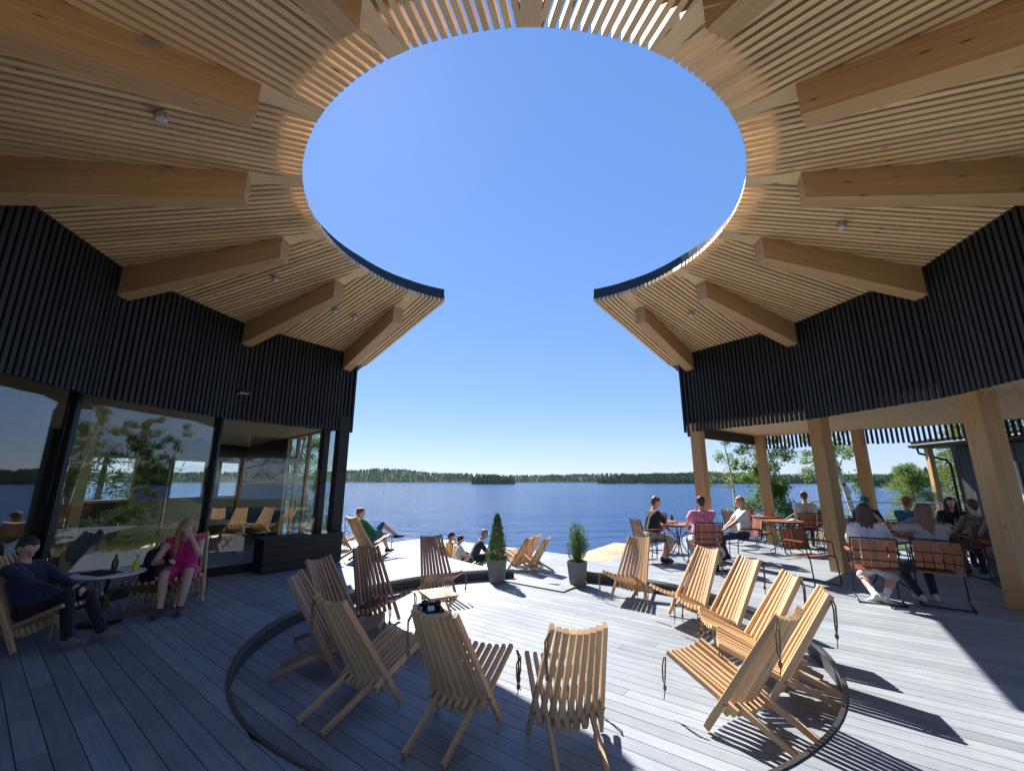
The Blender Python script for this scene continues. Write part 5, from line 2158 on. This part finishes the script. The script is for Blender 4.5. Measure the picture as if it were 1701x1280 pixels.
# right: birches past the terrace
x = at_px(1219, 17.0)
birch(x, 17.0, gz(x, 17.0), 5.0, (-.25, .1), 'slim birch with a white trunk just right of the first terrace post', 11, 46, 70, .42, .2, .055, .07)
x = at_px(1300, 16.0)
birch(x, 16.0, gz(x, 16.0), 5.2, (-.5, .2), 'leafy young birch behind the outer terrace post', 12, 110, 110, .18, .28, .055)
x = at_px(1268, 15.5)
birch(x, 15.5, gz(x, 15.5), 2.9, (-.2, -.2), 'low bushy birch with bright leaves left of the outer post', 13, 90, 110, .08, .42, .03)
x = at_px(1412, 15.0)
birch(x, 15.0, gz(x, 15.0), 7.0, (-.9, .2), 'speckled birch with the thickest white trunk behind the middle post', 14, 70, 80, .4, .2, .10)
x = at_px(1372, 17.5)
birch(x, 17.5, gz(x, 17.5), 5.4, (.2, .2), 'thin birch between the two middle posts', 15, 60, 80, .3, .24, .045)
x = at_px(1512, 17.5)
pine(x, 17.5, gz(x, 17.5), 3.0, 'bright green young conifer beyond the railing', 21, 40, 340, .04, .36, 'youngleaf', .05, L=.13)
x = at_px(1620, 21.0)
pine(x, 21.0, gz(x, 21.0), 5.6, 'pine with spreading branches left of the dark hut', 22, 26, 260, .25, .36, 'youngleaf', .12, L=.2)
x = at_px(1580, 26.0)
pine(x, 26.0, gz(x, 26.0), 4.2, 'small pine on the shore in front of the headland', 23, 24, 200, .1, .34, 'pineleaf', .09, L=.18)
# behind the left building, seen through its windows
for k, (xx, yy, hh, lab) in enumerate(((-15.5, 8.5, 7.5, 'pine seen through the left end of the wide cafe window'), (-16.5, 11.8, 8.5, 'pine in the middle of the wide cafe window'), (-17.5, 14.8, 7.0, 'pine behind the second cafe window'), (-20.0, 12.0, 9.0, 'taller pine farther back behind the cafe'), (-14.8, 15.6, 6.0, 'low pine at the right side of the second cafe window'))):
    pine(xx, yy, gz(xx, yy), hh, lab, 40 + k, 26, 180, .16, .30, 'pineleaf', .13, L=.26)
x, y = -7.7, 15.4
birch(x, y, gz(x, y) - .2, 5.5, (.3, .1), 'birch outside the glazed end of the cafe', 31, 80, 90, .15, .22, .06)
birch(-9.0, 16.9, gz(-9.0, 16.9) - .2, 5.8, (-.2, .1), 'birch farther along the shore behind the cafe', 32, 70, 90, .2, .24, .06)
# wood to the right of and behind the hut, reflected in the cafe glass
for k, (xx, yy, hh) in enumerate(((17.5, 4.5, 9), (19.5, 7.5, 10), (20.5, 1.5, 9.5), (22.5, 11.5, 10), (18.5, -3.0, 9), (24, 5.5, 11), (25.5, -1, 10), (21.5, 17.0, 8))):
    pine(xx, yy, gz(xx, yy), hh, ('tall pine behind the terrace, first from the hut', 'tall pine behind the terrace, second from the hut', 'pine right of the terrace in the near row', 'pine right behind the dark hut', 'pine farthest towards the camera side', 'tallest pine behind the terrace', 'pine in the back row on the camera side', 'pine on the shore right of the hut')[k], 60 + k, 24, 150, .25, .26, 'pineleaf', .16, L=.32)

# small tufts at the water's edge
r = random.Random(8)
V, F = [], []
for _ in range(1400):
    cx, cy = r.choice(((5.8, 15.0), (7.5, 15.8), (9.5, 15.0), (10.8, 14.2), (6.6, 14.2), (12.0, 16.0)))
    x, y = cx + r.gauss(0, .8), cy + r.gauss(0, .6)
    z = ground_h(x, y)
    d = Vector((r.uniform(-.5, .5), r.uniform(-.5, .5), 1)).normalized()
    L = r.uniform(.15, .5)
    s = Vector((r.uniform(-1, 1), r.uniform(-1, 1), 0)).normalized() * .012
    o = len(V)
    p = Vector((x, y, z - .02))
    V += [p - s, p + s, p + d * L]
    F.append((o, o + 1, o + 2))
tag(MB().add(V, F).build('shore_grass', M['birchleaf']), 'tufts of grass on the rocky shore below the birches', 'grass', kind='stuff')

# things seen inside the cafe
def shell_chair(x, y, h, lab, col):
    t = empty('shell_chair', (x, y, .02), math.radians(h), lab, 'chair', 'shell chairs inside the cafe')
    V, F = [], []
    prof = [(.20, .45), (.10, .435), (-.05, .43), (-.16, .45), (-.21, .54), (-.23, .66), (-.25, .78), (-.27, .82)]
    n = 9
    for (yy, zz) in prof:
        for k in range(n):
            q = k / (n - 1) * 2 - 1
            V.append((q * .22 * (1 - .15 * max(0, zz - .5)), yy + .05 * q * q * (1 if zz > .5 else .2), zz + .04 * q * q))
    m_ = len(prof)
    F = [(i * n + k, i * n + k + 1, (i + 1) * n + k + 1, (i + 1) * n + k) for i in range(m_ - 1) for k in range(n - 1)]
    o = MB().add(V, F).build('shell', col, t, smooth=True)
    md = o.modifiers.new('thick', 'SOLIDIFY')
    md.thickness = .012
    for sx in (-1, 1):
        for sy in (-1, 1):
            MB().tube([(sx * .10, sy * .08, .43), (sx * .21, sy * .21, .0)], .009, 6).build('leg', M['frame'], t)
    return t


shell_chair(-6.45, 6.05, 60, 'pale shell chair just inside the second pane', M['white'])
shell_chair(-6.55, 6.95, 130, 'dark shell chair inside the glass behind the woman in magenta', M['pot'])
shell_chair(-7.4, 9.2, 200, 'shell chair at the far cafe table', M['pot'])
t = empty('cafe_table', (-7.0, 6.4, .02), 0, 'dark cafe table just inside the glass', 'table')
MB().lathe([(.36, .70), (.37, .72), (.01, .72)], 28).build('table_top', M['frame'], t)
MB().lathe([(.2, 0), (.2, .012), (.025, .03), (.025, .7)], 20).build('pedestal', M['frame'], t)
t = empty('cafe_table', (-7.0, 9.7, .02), .5, 'long timber table inside near the glazed lake end', 'table')
MB().box((-.4, -.9, .70), (.4, .9, .735)).build('table_top', M['chairlight'], t)
for sx in (-1, 1):
    for sy in (-1, 1):
        MB().tube([(sx * .33, sy * .8, 0), (sx * .33, sy * .8, .70)], .02, 8).build('leg', M['frame'], t)

# ================================================================== AIR
def haze():
    t = NT('summer haze')
    t.t.nodes.remove(t.b)
    pv = t.n('VolumePrincipled')
    pv.inputs['Color'].default_value = (0.80, 0.88, 1.0, 1)
    pv.inputs['Density'].default_value = 0.00003
    pv.inputs['Anisotropy'].default_value = 0.3
    t.l(pv.outputs[0], t.out.inputs['Volume'])
    o = MB().box((-9400, -400, WATER - 4), (9400, 9400, 95)).build('haze', t.m)
    tag(o, 'thin bluish summer haze over the lake', 'haze', kind='stuff')


haze()
